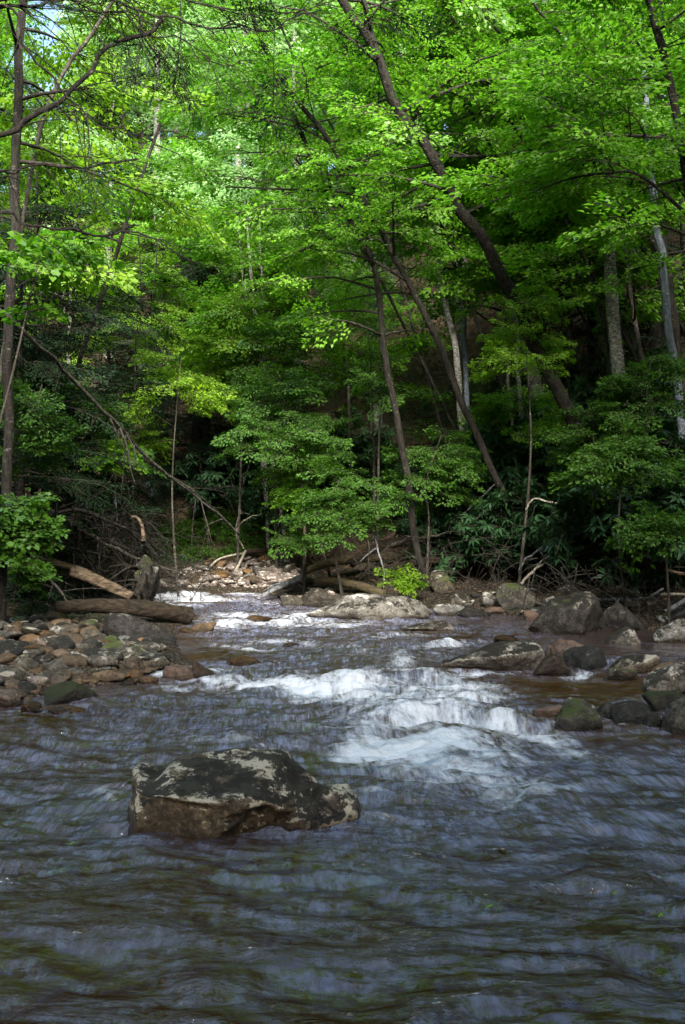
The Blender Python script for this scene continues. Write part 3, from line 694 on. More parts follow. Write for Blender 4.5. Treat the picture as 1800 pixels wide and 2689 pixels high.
# cobbles: a few shapes per colour, copied over the bars
CM = {}
for ci, cm in enumerate(('grey', 'brown', 'pink', 'mossp', 'dark', 'pale')):
    for j in range(3):
        V, T = rock_shape(300+ci*11+j, sub=3, k=6+j*3, npl=11, rough=.05)
        CM[cm, j] = mesh('cobble', V, T, [RM[cm]], smooth=True)
CDESC = dict(grey='grey brown', brown='tan brown', pink='pale pinkish', mossp='mottled', dark='dark grey', pale='pale grey')
def scatter(n, sample, sizes, mix, where, group, min_z=-.05, gap=.72):
    """cobbles dropped one by one on the bar, larger first"""
    got = []
    ss = np.sort(rng.uniform(0, 1, n)**1.7)[::-1]
    for q in ss:
        s = sizes[0]+(sizes[1]-sizes[0])*q
        for tr in range(60):
            x, y = sample()
            if all((x-a)**2+(y-b)**2 > (gap*(s+c)/2)**2 for a, b, c in got) and all(((x-a)/(c+s*.3))**2+((y-b)/(d+s*.3))**2 > 1 for a, b, c, d in SPOTS): break
        else: continue
        got.append((x, y, s))
        cm = mix[rng.integers(len(mix))]
        o = link('cobble', CM[cm, int(rng.integers(3))])
        fl = rng.uniform(.32, .62)
        o.location = (x, y, float(terr(x, y))+s*fl*.22); o.rotation_euler = (rng.normal(0, .14), rng.normal(0, .14), rng.uniform(0, 6.28))
        o.scale = (s, s*rng.uniform(.62, .9), s*fl)
        sz = 'large' if s > sizes[0]+.55*(sizes[1]-sizes[0]) else 'small'
        tag(o, f'{sz} {CDESC[cm]} rounded cobble {where}', 'cobble', f'{sz} {CDESC[cm]} cobbles {where}')
    return got
def px_sampler(poly, ymax=40):
    poly = np.array(poly, float)
    from math import inf
    x0, y0 = poly.min(0); x1, y1 = poly.max(0)
    def inside(x, y):
        c = False
        for i in range(len(poly)):
            a, b = poly[i], poly[i-1]
            if (a[1] > y) != (b[1] > y) and x < (b[0]-a[0])*(y-a[1])/(b[1]-a[1])+a[0]: c = not c
        return c
    def s():
        for _ in range(200):
            px, py = rng.uniform(x0, x1), rng.uniform(y0, y1)
            if inside(px, py):
                Y = ray_ground(px, py, 5)
                if Y < ymax: return (px-CX)/F*Y, Y
        return 0, -50
    return s
scatter(230, px_sampler([(-60,1850),(-60,1610),(180,1640),(330,1665),(420,1690),(420,1760),(300,1790),(110,1800),(60,1860)]), (.10, .36), ('grey','brown','dark','brown','brown','mossp','dark','grey'), 'on the left stone bar', None)
scatter(75, px_sampler([(405,1545),(480,1500),(600,1480),(735,1462),(770,1500),(750,1545),(600,1540)]), (.16, .5), ('pink','pale','pink','grey','pink','brown'), 'on the far stone bar', None)
scatter(30, px_sampler([(1140,1600),(1260,1560),(1500,1530),(1800,1560),(1800,1640),(1600,1650),(1400,1640)]), (.12, .4), ('grey','pale','dark','mossp','dark'), 'along the right waterside', None, gap=.9)
def right_side():
    while True:
        y = rng.uniform(6.2, 13); x = float(xr(y))+rng.uniform(-.1, 2.2)
        if x/y > .375: return x, y
scatter(60, right_side, (.12, .5), ('grey','dark','brown','mossp'), 'on the right bank beside the rapids', None, gap=.8)
scatter(14, px_sampler([(740,1590),(760,1525),(900,1540),(860,1590)]), (.14, .4), ('pink','grey','dark'), 'below the grey driftwood root', None, gap=.8)

def pebbles(name, label, sampler, n, s0, s1, mat):
    N, T = ICO[2]; mb = MB(); m2 = []
    for i in range(n):
        x, y = sampler()
        if y < 0: continue
        s = rng.uniform(s0, s1); a = rng.uniform(0, 6.28)
        V = N*np.array([s, s*.75, s*.5])*.5*(1+.2*rng.normal(0, 1, (1, 3)))
        V = np.stack([V[:,0]*math.cos(a)-V[:,1]*math.sin(a), V[:,0]*math.sin(a)+V[:,1]*math.cos(a), V[:,2]], -1)
        mb.add(V+np.array([x, y, float(terr(x, y))+.01]), T)
    tag(link(name, mb.mesh(name, [mat], True)), label, 'gravel', kind='stuff')
pebbles('gravel', 'fine brown gravel between the cobbles of the left stone bar', px_sampler([(-60,1860),(-60,1600),(180,1592),(330,1650),(430,1690),(430,1775),(300,1795),(110,1810),(60,1870)]), 1500, .03, .09, RM['brown'])
pebbles('gravel', 'fine pinkish gravel between the stones of the far stone bar', px_sampler([(405,1545),(480,1500),(600,1480),(735,1462),(790,1500),(760,1550),(600,1542)]), 700, .05, .14, RM['pink'])

# ------------------------------------------------------------------ logs, poles and driftwood
def to3(pts, Ys):
    pts = np.asarray(pts, float); Ys = np.interp(np.linspace(0, 1, len(pts)), np.linspace(0, 1, len(Ys)), Ys)
    return np.array([P(a, b, y) for (a, b), y in zip(pts, Ys)])
def wood(name, label, cat, pts, Ys, th, mat, n=24, sides=10, rough=.12, forks=(), group=None, twigs=0, snags=0):
    """th: thickness in photo pixels at both ends; forks: (points, thickness) side branches"""
    p = catmull(to3(pts, Ys), n)
    yy = p[:,1]
    rad = np.linspace(th[0], th[1], n)/F*yy/2
    if rad.min() < .02: p = p+np.stack([fbm(np.arange(n)*.5, k, 0, 900+len(pts)+int(abs(pts[0][0])), 3) for k in range(3)], -1)*rad.mean()*.8
    o0 = p[0].copy()
    root = thing(name, label, cat, o0, group)
    mb = MB(); mb.add(*tube(p, rad, sides, rough, seed=int(abs(pts[0][0]))))
    body = 'log_body' if 'log' in name else 'stem'
    forks_ = []
    for fp, ft in forks:
        q = catmull(to3(fp, [np.interp(.5, [0, 1], [Ys[0], Ys[-1]])] if len(Ys) == 1 else [Ys[-1] if abs(fp[0][0]-pts[-1][0]) < abs(fp[0][0]-pts[0][0]) else Ys[0]]), 14)
        # start the fork on the stem itself
        k = np.argmin(((p-q[0])**2)[:, [0, 2]].sum(1)); q = q+(p[k]-q[0])
        m = MB(); m.add(*tube(q, np.linspace(ft, max(1.5, ft*.35), 14)/F*q[:,1]/2, 6, rough))
        forks_.append(m)
    if twigs:
        m = mb; r = np.random.default_rng(len(pts)*7+int(abs(pts[0][0])))
        for i in range(twigs):
            k = r.integers(int(n*.25), n-1); d = unit(p[min(n-1, k+1)]-p[k]); L = r.uniform(.3, 1.3)*(1 if i % 3 else .6)
            e = unit(d*.8+r.normal(0, .75, 3)); u = np.linspace(0, 1, 6)[:,None]
            q = p[k]+e*L*u+np.array([0, 0, -.25*L])*u**2+r.normal(0, .02, (6, 3)).cumsum(0)*u
            m.add(*tube(q, np.linspace(min(rad[k]*.5, .012), .003, 6), 4))
            for s in range(2):
                e2 = unit(e+r.normal(0, .6, 3)); j = r.integers(2, 5)
                m.add(*tube(np.stack([q[j], q[j]+e2*L*.3, q[j]+e2*L*.55+np.array([0,0,-.05])]), [.005, .004, .002], 3))
    b_ = link(body, mb.mesh(name, [mat], True, o0), root)
    for m in forks_: link('branch', m.mesh('branch', [mat], True, o0), b_)
    return root
def fl(pts, k=1.148): return [(a*k, b*k) for a, b in pts]
Yg = lambda x, y, d=None: ray_ground(x, y, 5, default=d)
yl = Yg(161, 1592)
wood('fallen_log', 'dark rotten log with a broken orange end at the back of the stone bar', 'log', [(150,1598),(230,1592),(330,1594),(420,1604),(500,1618)], [ray_ground(160,1624,8), ray_ground(330,1634,8), ray_water(490,1640)], (36,46), WOOD_D, rough=.16, n=40, sides=16)
wood('fallen_log', 'pale log stripped of bark slanting down to the root plate on the left bank', 'log', [(196,1500),(230,1512),(290,1540),(346,1566)], [15.2,14.9], (36,26), WOOD_TAN, rough=.08, n=30, sides=14)
wood('fallen_log', 'yellow mossy upper part of a broken log above the pale stripped log', 'log', [(110,1474),(150,1480),(204,1494)], [15.4,15.25], (24,16), WOOD_M, rough=.2)
wood('fallen_branch', 'dark bare branch arching over the brush of the left bank', 'branch', [(45,1430),(75,1388),(120,1356),(170,1343),(241,1346),(321,1386),(376,1428),(420,1470)], [15.6,15.2], (12,6), BARK_D, twigs=16)
wood('fallen_pole', 'thin grey pole slanting down through the brush of the left bank', 'pole', [(77,1302),(120,1330),(172,1362),(275,1424),(353,1466),(430,1488),(470,1500)], [15.9,14.9], (13,6), BARK, twigs=10)
wood('fallen_pole', 'short dark pole leaning against the lower left bank', 'pole', [(60,1458),(110,1500),(150,1540),(182,1590)], [15.0,14.6], (9,5), BARK, twigs=4)
wood('leaning_dead_tree', 'long thin dead tree leaning from the left edge down towards the stream', 'dead tree', [(-120,745),(0,812),(115,918),(195,998),(298,1102),(367,1182),(448,1251),(499,1291),(574,1349),(630,1402)], [10.5,17.0], (13,5), BARK, n=50, sides=8, twigs=14,
     forks=[([(195,1005),(222,1080),(232,1150),(250,1205)], 7), ([(225,1030),(255,1085),(262,1140)], 5)])
wood('driftwood_stick', 'bleached stick standing upright on the far stone bar', 'stick', [(614,1510),(630,1478),(646,1445)], [21.5,21.9], (9,6), WOOD_PALE, n=10, sides=6)
wood('driftwood_stick', 'thin bleached stick lying bent across the back of the far stone bar', 'stick', [(548,1492),(580,1466),(646,1452)], [21.8,22.2], (5,7), WOOD_PALE, n=14, sides=6)
wood('dead_branch', 'crooked bleached twig rising behind the far stone bar', 'branch', [(640,1440),(622,1408),(630,1376),(656,1360),(686,1348)], [22.2,22.0], (6,3), WOOD_PALE, n=18, sides=6)
wood('fallen_log', 'short dark log behind the far stone bar', 'log', [(648,1448),(690,1446),(738,1446)], [22.6,22.6], (14,12), WOOD_D)
wood('driftwood_root', 'grey forked driftwood root lying at the water edge of the far bank', 'driftwood', [(800,1513),(760,1530),(715,1552),(676,1572)], [19.4,18.8], (22,8), WOOD_G, rough=.25,
     forks=[([(798,1516),(770,1545),(735,1568)], 12), ([(760,1532),(730,1535),(700,1550)], 9)])
wood('fallen_log', 'light weathered log with a mossy top behind the large pale grey boulder', 'log', [(830,1524),(880,1526),(950,1540),(1010,1562)], [18.6,17.6], (20,26), WOOD_M, rough=.15)
wood('fallen_log', 'long brown mossy log lying above the driftwood root', 'log', [(795,1506),(840,1486),(920,1470),(1000,1464),(1080,1456)], [19.6,18.9], (18,26), WOOD_M, rough=.15)
wood('fallen_log', 'thick dark log slanting up right behind the thin leaning trunk', 'log', [(920,1480),(1010,1432),(1150,1410),(1250,1392),(1360,1362)], [19.2,18.6], (26,34), WOOD_D, rough=.15)
wood('fallen_log', 'dark straight log low in the log jam under the thick slanting log', 'log', [(1000,1500),(1100,1475),(1230,1468),(1320,1462)], [18.6,18.2], (22,20), WOOD_D, rough=.15)
wood('fallen_branch', 'curved brown branch lying over the log jam', 'branch', [(930,1484),(1000,1448),(1045,1424),(1110,1412),(1180,1400)], [18.4,18.0], (9,5), BARK, twigs=5)
wood('dead_branch', 'thin pale branch hanging down in front of the log jam', 'branch', [(982,1395),(992,1440),(1006,1490),(1008,1528)], [17.6,17.4], (6,4), WOOD_G, n=16, sides=6, forks=[([(992,1440),(965,1460),(945,1480)], 4)])
wood('dead_branch', 'dark stick rising to the right out of the log jam', 'branch', [(1185,1382),(1250,1320),(1302,1270)], [18.5,18.2], (6,4), WOOD_G, n=14, sides=6)
wood('dead_branch', 'grey stick crossing the dark stick over the log jam', 'branch', [(1170,1290),(1205,1345),(1248,1400)], [18.6,18.0], (7,7), WOOD_G, n=14, sides=6)
wood('dead_branch', 'dark straight stick low over the log jam', 'branch', [(1180,1400),(1240,1370),(1290,1335)], [18.1,18.0], (6,4), BARK, n=14, sides=6)
wood('dead_branch', 'pale forked stick held up in the rhododendrons', 'branch', [(1382,1342),(1402,1309),(1450,1320),(1540,1333)], [15.6,15.4], (5,5), WOOD_PALE, n=20, sides=6, forks=[([(1600,1326),(1640,1322),(1655,1318)], 4)])
wood('dead_branch', 'bent pale branch sloping up right through the lower rhododendrons', 'branch', [(1360,1500),(1388,1462),(1430,1432),(1480,1415),(1545,1390)], [16.0,15.4], (5,9), WOOD_G, n=24, sides=6, twigs=5)
wood('dead_branch', 'pale branch resting its foot on the lumpy grey mossy boulder', 'branch', [(1368,1536),(1395,1505),(1425,1480),(1450,1450)], [15.6,15.4], (8,5), WOOD_PALE, n=18, sides=6, twigs=3)
wood('driftwood_stick', 'long grey stick lying along the bank behind the conical boulder', 'stick', [(1570,1576),(1640,1572),(1700,1570),(1745,1546)], [14.6,14.2], (9,7), WOOD_G, n=20, sides=6)
wood('driftwood_stick', 'bleached stick lying level at the right edge', 'stick', [(1735,1562),(1770,1560),(1830,1564)], [13.8,13.6], (8,9), WOOD_PALE, n=14, sides=6)
wood('driftwood_stick', 'short white stick propped below the long grey stick', 'stick', [(1592,1616),(1612,1590),(1634,1566)], [14.2,14.3], (4,4), WOOD_PALE, n=8, sides=6)
wood('driftwood_stick', 'thick grey stick sloping at the right edge', 'stick', [(1748,1606),(1780,1588),(1830,1556)], [13.4,13.4], (12,12), WOOD_G, n=14, sides=8)
wood('dead_branch', 'reddish bare stick poking out at the right edge above the bank', 'branch', [(1745,1494),(1780,1504),(1830,1512)], [13.6,13.5], (8,8), WOOD_TAN, n=12, sides=6)
# uprooted root plate and the tangle of dead twigs around it
rp = P(378, 1588, 15.0)
def root_plate():
    t = thing('uprooted_root_plate', 'mossy upright root plate of a fallen tree at the edge of the stream', 'root plate', (rp[0], rp[1]+.3, rp[2]-.1))
    V, T = rock_shape(411, sub=5, k=9, npl=18, rough=.16)
    h = 140/F*15.2
    me = mesh('soil', V*np.array([.48, .8, h*1.15])+np.array([-.02,0,h*.47]), T, [RM['mossp']], smooth=True); link('soil', me, t)
    for i in range(9):
        m = MB(); a = rng.uniform(-1, 1); z0 = rng.uniform(.2, h)
        p = catmull(np.array([[0,-.1,z0*.8],[a*.25,-.45,z0],[a*.5+rng.normal(0,.1),-.62+rng.normal(0,.1),z0+rng.uniform(-.2,.35)]]), 9)
        m.add(*tube(p, np.linspace(.03, .006, 9), 6, .1)); link('root', m.mesh('root', [TWIG], True), t)
root_plate()
wood('dead_branch', 'hooked broken snag sticking up beside the root plate', 'branch', [(378,1420),(374,1382),(362,1360),(346,1357)], [15.2,15.2], (12,7), WOOD_TAN, n=14, sides=7)
def brush(label, box, n, Y0, Y1, r):
    m = MB()
    for i in range(n):
        px, py = r.uniform(box[0], box[1]), r.uniform(box[2], box[3]); Y = r.uniform(Y0, Y1)
        g = Yg(px, py)
        Y = min(Y, g)
        p = P(px, py, Y); L = r.uniform(.25, .9); d = unit(r.normal(0, 1, 3)*np.array([1,.6,.7])+np.array([.35,0,-.25])); u = np.linspace(0, 1, 6)[:,None]
        q = p+d*L*u+np.array([0,0,-.35*L])*u**2+r.normal(0, .03, (6, 3)).cumsum(0)*u
        m.add(*tube(q, np.linspace(r.uniform(.004,.011), .002, 6), 4))
        for k in range(3):
            e = unit(d+r.normal(0, .8, 3)); j = r.integers(1, 5)
            m.add(*tube(np.stack([q[j], q[j]+e*L*.25, q[j]+e*L*.42+np.array([0,0,-.04])]), [.004,.003,.0015], 3))
    tag(link('brushwood', m.mesh('brushwood', [TWIG], False)), label, 'brushwood', kind='stuff')
brush('grey tangle of dead twigs hanging around the root plate on the left bank', (120, 400, 1345, 1500), 300, 15.3, 16.6, np.random.default_rng(5))
brush('loose dead twigs lying over the far stone bar', (405, 560, 1490, 1540), 45, 17.5, 21.5, np.random.default_rng(6))
brush('dead twigs caught in the log jam of the right bank', (900, 1480, 1400, 1520), 150, 16.2, 18.8, np.random.default_rng(7))
brush('dead twigs on the right bank by the conical boulder', (1380, 1800, 1450, 1590), 90, 13.6, 15.4, np.random.default_rng(8))

# ------------------------------------------------------------------ trees traced where they stand
def tree_px(name, label, pts, th, bark, Y=None, dY=0.0, ext=3.0, crown=None, leaf=None, limbs=(), cat='tree', group=None, seed=0, full=True, n=46, sides=10):
    k = 1.148 if full else 1.0
    pts = [(a*k, b*k) for a, b in pts]
    if Y is None: Y = min(ray_ground(pts[0][0], pts[0][1], 8), 30.0)
    Ys = Y+dY*np.linspace(0, 1, len(pts))
    p = np.array([P(a, b, y) for (a, b), y in zip(pts, Ys)])
    base = p[0].copy()
    dn = unit(p[0]-p[1]); dn[0] = np.clip(dn[0], -.5, .5); dn[2] = min(dn[2], -.5)
    for _ in range(80):
        if base[2] <= float(terr(base[0], base[1])): break
        base = base+dn*.1
    ctrl = [base+dn*.4]+([base] if np.linalg.norm(base-p[0]) > .3 else [])+list(p)
    if ext > 0:
        d = unit(p[-1]-p[-2]); ctrl.append(p[-1]+unit(d+np.array([0,0,.35]))*ext)
    path = catmull(np.array(ctrl), n)
    u = np.linspace(0, 1, n)
    r0, r1 = th[0]*k/F*Y/2, th[1]*k/F*Y/2
    rad = r0+(r1-r0)*u; rad[0] *= 1.35; rad[1] *= 1.2
    if ext > 0: rad *= np.where(u > .8, 1-(u-.8)*3, 1)
    path = path+np.stack([fbm(u*9, seed+j*9.1, 0, 700+seed, 3) for j in range(3)], -1)*np.array([.5,.5,.1])*r0*(1 if th[0] < 26 else .4)
    t = thing(name, label, cat, base, group)
    mb = MB(); mb.add(*tube(path, rad, sides, .10, seed)); tk = link('trunk', mb.mesh('trunk', [bark], True, base), t)
    r = np.random.default_rng(1000+seed)
    paths = [(path, rad)]
    for lp, lt in limbs:
        q = np.array([P(a*k, b*k, Y+dY*.7) for a, b in lp]); kk = np.argmin(((path-q[0])[:, [0,2]]**2).sum(1)); q = q+(path[kk]-q[0])
        q = catmull(q, 24); lr = np.linspace(lt[0], lt[1], 24)*k/F*Y/2
        m = MB(); m.add(*tube(q, lr, 7, .1)); link('limb', m.mesh('limb', [bark], True, base), tk); paths.append((q, lr))
    if crown:
        mb = MB()
        for i, (q, rr) in enumerate(paths):
            c = dict(crown)
            if i > 0: c.update(f0=.15, f1=1.0, nb=max(4, c['nb']//3))
            branchy_crown(q, rr, r=r, mb=mb, **c)
        link('crown', mb.mesh('crown', [leaf or LEAF, TWIG], False, base), t)
    return t
def C(f0, f1, nb, length, kind='beech', L=1.0, per=6, **k): return dict(f0=f0, f1=f1, nb=nb, length=length, kind=kind, L=L, per=per, **k)

tree_px('leaning_tree', 'dark S shaped trunk leaning left over the stream, thickest of the right bank', [(1330,1005),(1270,880),(1215,770),(1190,700),(1155,640),(1130,590),(1105,540),(1050,480),(1030,440),(1000,380),(960,310),(920,265),(895,215),(870,140),(830,70),(780,0)], (37,12), BARK_D, Y=16.5, dY=-2.0, crown=C(.50,1,24,3.0,L=.85,per=3), limbs=[([(872,150),(855,80),(845,30),(842,-20)],(13,7)), ([(975,335),(1010,350),(1100,350),(1180,340),(1260,330)],(8,3))], seed=1, n=60, sides=12)
tree_px('leaning_tree', 'slender grey tree leaning left up to the middle of the frame top', [(1140,1100),(1085,970),(1050,900),(1000,770),(960,690),(920,610),(860,510),(800,410),(745,310),(690,240),(650,180),(590,60)], (19,6), BARK_D, Y=17.2, dY=-1.5, crown=C(.42,1,24,2.6,L=.8,per=3), limbs=[([(760,340),(700,310),(620,290),(520,275)],(6,3)), ([(812,430),(740,420),(620,415),(500,410)],(7,3))], seed=2, n=60)
tree_px('slender_tree', 'slender grey trunk rising from behind the large pale grey boulder', [(968,1310),(945,1210),(930,1080),(905,930),(880,800),(870,690),(850,600),(820,540),(770,450),(710,350)], (19,7), BARK_D, Y=17.4, dY=-1.0, crown=C(.40,1,24,2.4,L=.8,per=3), limbs=[([(850,605),(800,540),(740,545),(640,590)],(6,3))], seed=3, n=60)
tree_px('slender_tree', 'straight pale trunk standing just left of the slender leaning grey tree', [(1062,1010),(1040,800),(1010,640),(985,520),(968,440)], (17,11), BARK_P, Y=21, crown=C(.55,1,16,2.4), seed=4)
tree_px('slender_tree', 'thin bluish grey straight trunk in the gap of the right hillside', [(1070,900),(1062,760),(1055,600),(1048,470)], (13,9), BARK_B, Y=22, crown=C(.6,1,14,2.2), seed=5)
tree_px('birch_tree', 'pale peeling birch trunk at the right, rough barked and straight', [(1424,930),(1410,780),(1395,600),(1385,480),(1376,380)], (34,24), BARK_P, Y=18, crown=C(.7,1,16,2.2), seed=6, sides=12)
tree_px('slender_tree', 'bluish smooth trunk near the right edge', [(1548,900),(1530,740),(1518,600),(1500,460)], (22,15), BARK_B, Y=16.5, crown=C(.75,1,12,1.7), seed=7)
tree_px('leaning_tree', 'brown trunk at the right edge leaning left behind the bluish trunk', [(1572,980),(1555,850),(1530,640),(1490,545),(1430,475)], (30,16), BARK, Y=17, crown=C(.7,1,14,1.8), seed=8)
tree_px('birch_tree', 'broad pale rough trunk half hidden behind the dark S shaped trunk', [(1245,1060),(1228,900),(1205,740),(1188,600),(1180,500)], (36,22), BARK_P, Y=20.5, crown=C(.55,1,20,3.0), seed=9, sides=12)
tree_px('slender_tree', 'thin pale stem, right one of a close pair below the middle of the right hillside', [(1197,1140),(1192,990),(1186,850),(1184,700)], (12,8), BARK_P, crown=C(.7,1,8,1.2), seed=10)
tree_px('slender_tree', 'thin pale stem, left one of a close pair below the middle of the right hillside', [(1180,1130),(1172,960),(1158,830),(1150,700)], (9,6), BARK_P, crown=C(.7,1,8,1.2), seed=11)
tree_px('slender_tree', 'dark thin tree leaning in the shade right of the S shaped trunk', [(1345,880),(1318,800),(1295,730),(1270,660)], (16,10), BARK, Y=20, crown=C(.5,1,12,2.2), seed=12)
tree_px('slender_tree', 'crooked grey stem just left of the pale peeling birch trunk', [(1398,860),(1390,780),(1375,700),(1352,660),(1345,560)], (14,9), BARK, Y=18.4, crown=C(.5,1,12,2.2), seed=13)
tree_px('slender_tree', 'grey leaning stem between the birch and the bluish trunk', [(1500,1000),(1480,880),(1460,760),(1440,640)], (14,9), BARK, Y=18.6, crown=C(.45,1,14,2.2), seed=14)
tree_px('slender_tree', 'thin pale trunk at the left of a cluster of three in the centre', [(602,1075),(592,960),(580,860),(570,780)], (10,8), BARK_P, Y=23, crown=C(.55,1,14,2.2), seed=15)
tree_px('slender_tree', 'thin pale trunk in the middle of a cluster of three in the centre', [(610,1070),(606,950),(596,850),(586,760)], (9,7), BARK_P, Y=22.6, crown=C(.55,1,14,2.2), seed=16)
tree_px('slender_tree', 'thin pale trunk at the right of a cluster of three in the centre', [(628,1070),(612,960),(606,860),(602,760)], (9,7), BARK_P, Y=22.3, crown=C(.55,1,14,2.2), seed=17)
tree_px('forest_tree', 'dark thick straight trunk in the shade left of the centre', [(447,1060),(446,900),(442,740),(436,600)], (24,17), BARK_D, Y=26, crown=C(.6,1,18,3.0), seed=18)
tree_px('forest_tree', 'grey brown trunk right of the dark thick trunk left of the centre', [(515,960),(505,840),(495,720),(480,600)], (15,11), BARK, Y=27, crown=C(.55,1,18,2.8), seed=19)
tree_px('leaning_tree', 'thin dark tree curving up right from the left bank into pale foliage', [(118,1015),(150,930),(178,850),(220,720),(265,580),(300,475),(350,330),(385,235),(398,180)], (16,5), BARK_D, Y=17, dY=1.0, ext=1.5, crown=C(.55,1,14,1.7,L=.8,per=3), leaf=LEAF, seed=20, n=50)
tree_px('forest_tree', 'thick dark brown trunk at the left edge of the frame', [(15,1000),(20,780),(35,560),(40,400),(48,200),(50,20)], (25,17), BARK_D, Y=12, crown=C(.55,1,14,2.2,L=.9), leaf=LEAF_Y, seed=21, sides=12)
tree_px('forest_tree', 'curved thin grey tree rising right of the thick trunk at the left edge', [(40,600),(62,460),(85,330),(110,240),(165,130),(225,60)], (13,7), BARK, Y=13, crown=C(.4,1,9,1.6,L=.8), leaf=LEAF_Y, seed=22)
tree_px('slender_tree', 'thin dark straight trunk in the hemlocks of the left bank', [(78,1050),(80,900),(82,760),(84,640)], (11,8), BARK_D, Y=18, crown=C(.4,1,14,2.2,kind='hem',L=1.2), leaf=NEEDLE, seed=23)
tree_px('forest_tree', 'leaning tree high in the upper right with several forked dark stems', [(1240,900),(1210,640),(1180,420),(1120,220),(1060,90),(1000,-20)], (22,9), BARK, Y=21, dY=-3, crown=C(.45,1,26,3.0,L=1.15), limbs=[([(1150,300),(1080,150),(1030,60),(985,-30)],(9,4)), ([(1165,360),(1130,140),(1095,60),(1040,-20)],(8,4))], seed=24)
tree_px('forest_tree', 'tree behind the birch whose stem leans left across the upper right', [(1440,960),(1400,700),(1350,420),(1290,200),(1220,60),(1180,-20)], (20,9), BARK, Y=22, dY=-2, crown=C(.42,1,26,3.2,L=1.15), seed=25)
tree_px('forest_tree', 'leafy tree filling the upper right corner in front of dark shade', [(1640,1050),(1620,800),(1590,560),(1560,330),(1520,130),(1480,-20)], (26,13), BARK_D, Y=14, dY=-1, crown=C(.48,1,24,2.2,L=.9), limbs=[([(1600,480),(1480,380),(1400,375),(1310,390),(1230,420)],(9,3)), ([(1560,330),(1480,320),(1390,320),(1290,330)],(9,4)), ([(1540,200),(1480,130),(1440,115),(1370,135)],(9,4))], seed=26)

FAN = [
 ('thin dark stem at the frame top leaning left above the S shaped trunk', [(1250,420),(1180,300),(1080,130),(1010,0),(980,-40)], (9,5), 17.5),
 ('thin dark stem leaning left near the frame top, right of the S shaped trunk', [(1330,300),(1250,180),(1130,60),(1060,-30)], (9,5), 17.8),
 ('thin dark stem leaning left close to the middle of the frame top', [(1120,330),(1040,210),(960,90),(905,-20)], (8,4), 18),
 ('thin dark stem leaning left near the upper right corner', [(1480,300),(1380,180),(1290,80),(1200,-20)], (9,5), 17.2),
 ('thin dark stem leaning left across the middle of the picture', [(930,760),(870,640),(770,480),(690,380),(620,280)], (8,4), 18.4),
 ('thin dark stem between the S shaped trunk and the slender leaning grey tree', [(1100,760),(1040,600),(960,380),(900,210),(850,70),(820,-20)], (11,5), 20.5),
 ('thin dark stem high in the upper right, leaning left beside the forked one', [(1400,640),(1330,420),(1235,200),(1165,80),(1110,-20)], (13,6), 20.5),
 ('thin dark stem leaning left just left of the slender leaning grey tree', [(960,800),(900,590),(850,470),(780,330),(710,200),(640,60)], (9,4), 20),
 ('thin grey stem crossing behind the S shaped trunk near the frame top', [(1290,680),(1250,520),(1195,300),(1172,120),(1195,-20)], (11,6), 21),
 ('thin dark stem crossing leftward under the upper right foliage', [(1340,560),(1240,330),(1120,160),(1030,60),(960,-20)], (10,5), 19.5),
 ('thin pale stem rising left of the centre from the dark hollow', [(640,1000),(650,820),(640,700),(620,560)], (8,6), 24),
 ('thin grey stem in the centre left of the slender grey trunk', [(800,980),(790,820),(770,700),(745,600)], (8,5), 23),
 ('thin grey stem in deep shade between the birch and the broad pale rough trunk', [(1310,1000),(1300,860),(1280,700),(1275,560)], (11,8), 21),
]
for i, (lab, pts_, th_, Y_) in enumerate(FAN):
    tree_px('slender_tree', lab, pts_, th_, BARK_D if 'dark' in lab else BARK, Y=Y_, dY=-1.0, crown=C(.45,1,16,2.0,L=.75,per=3), seed=40+i, n=50, sides=8)

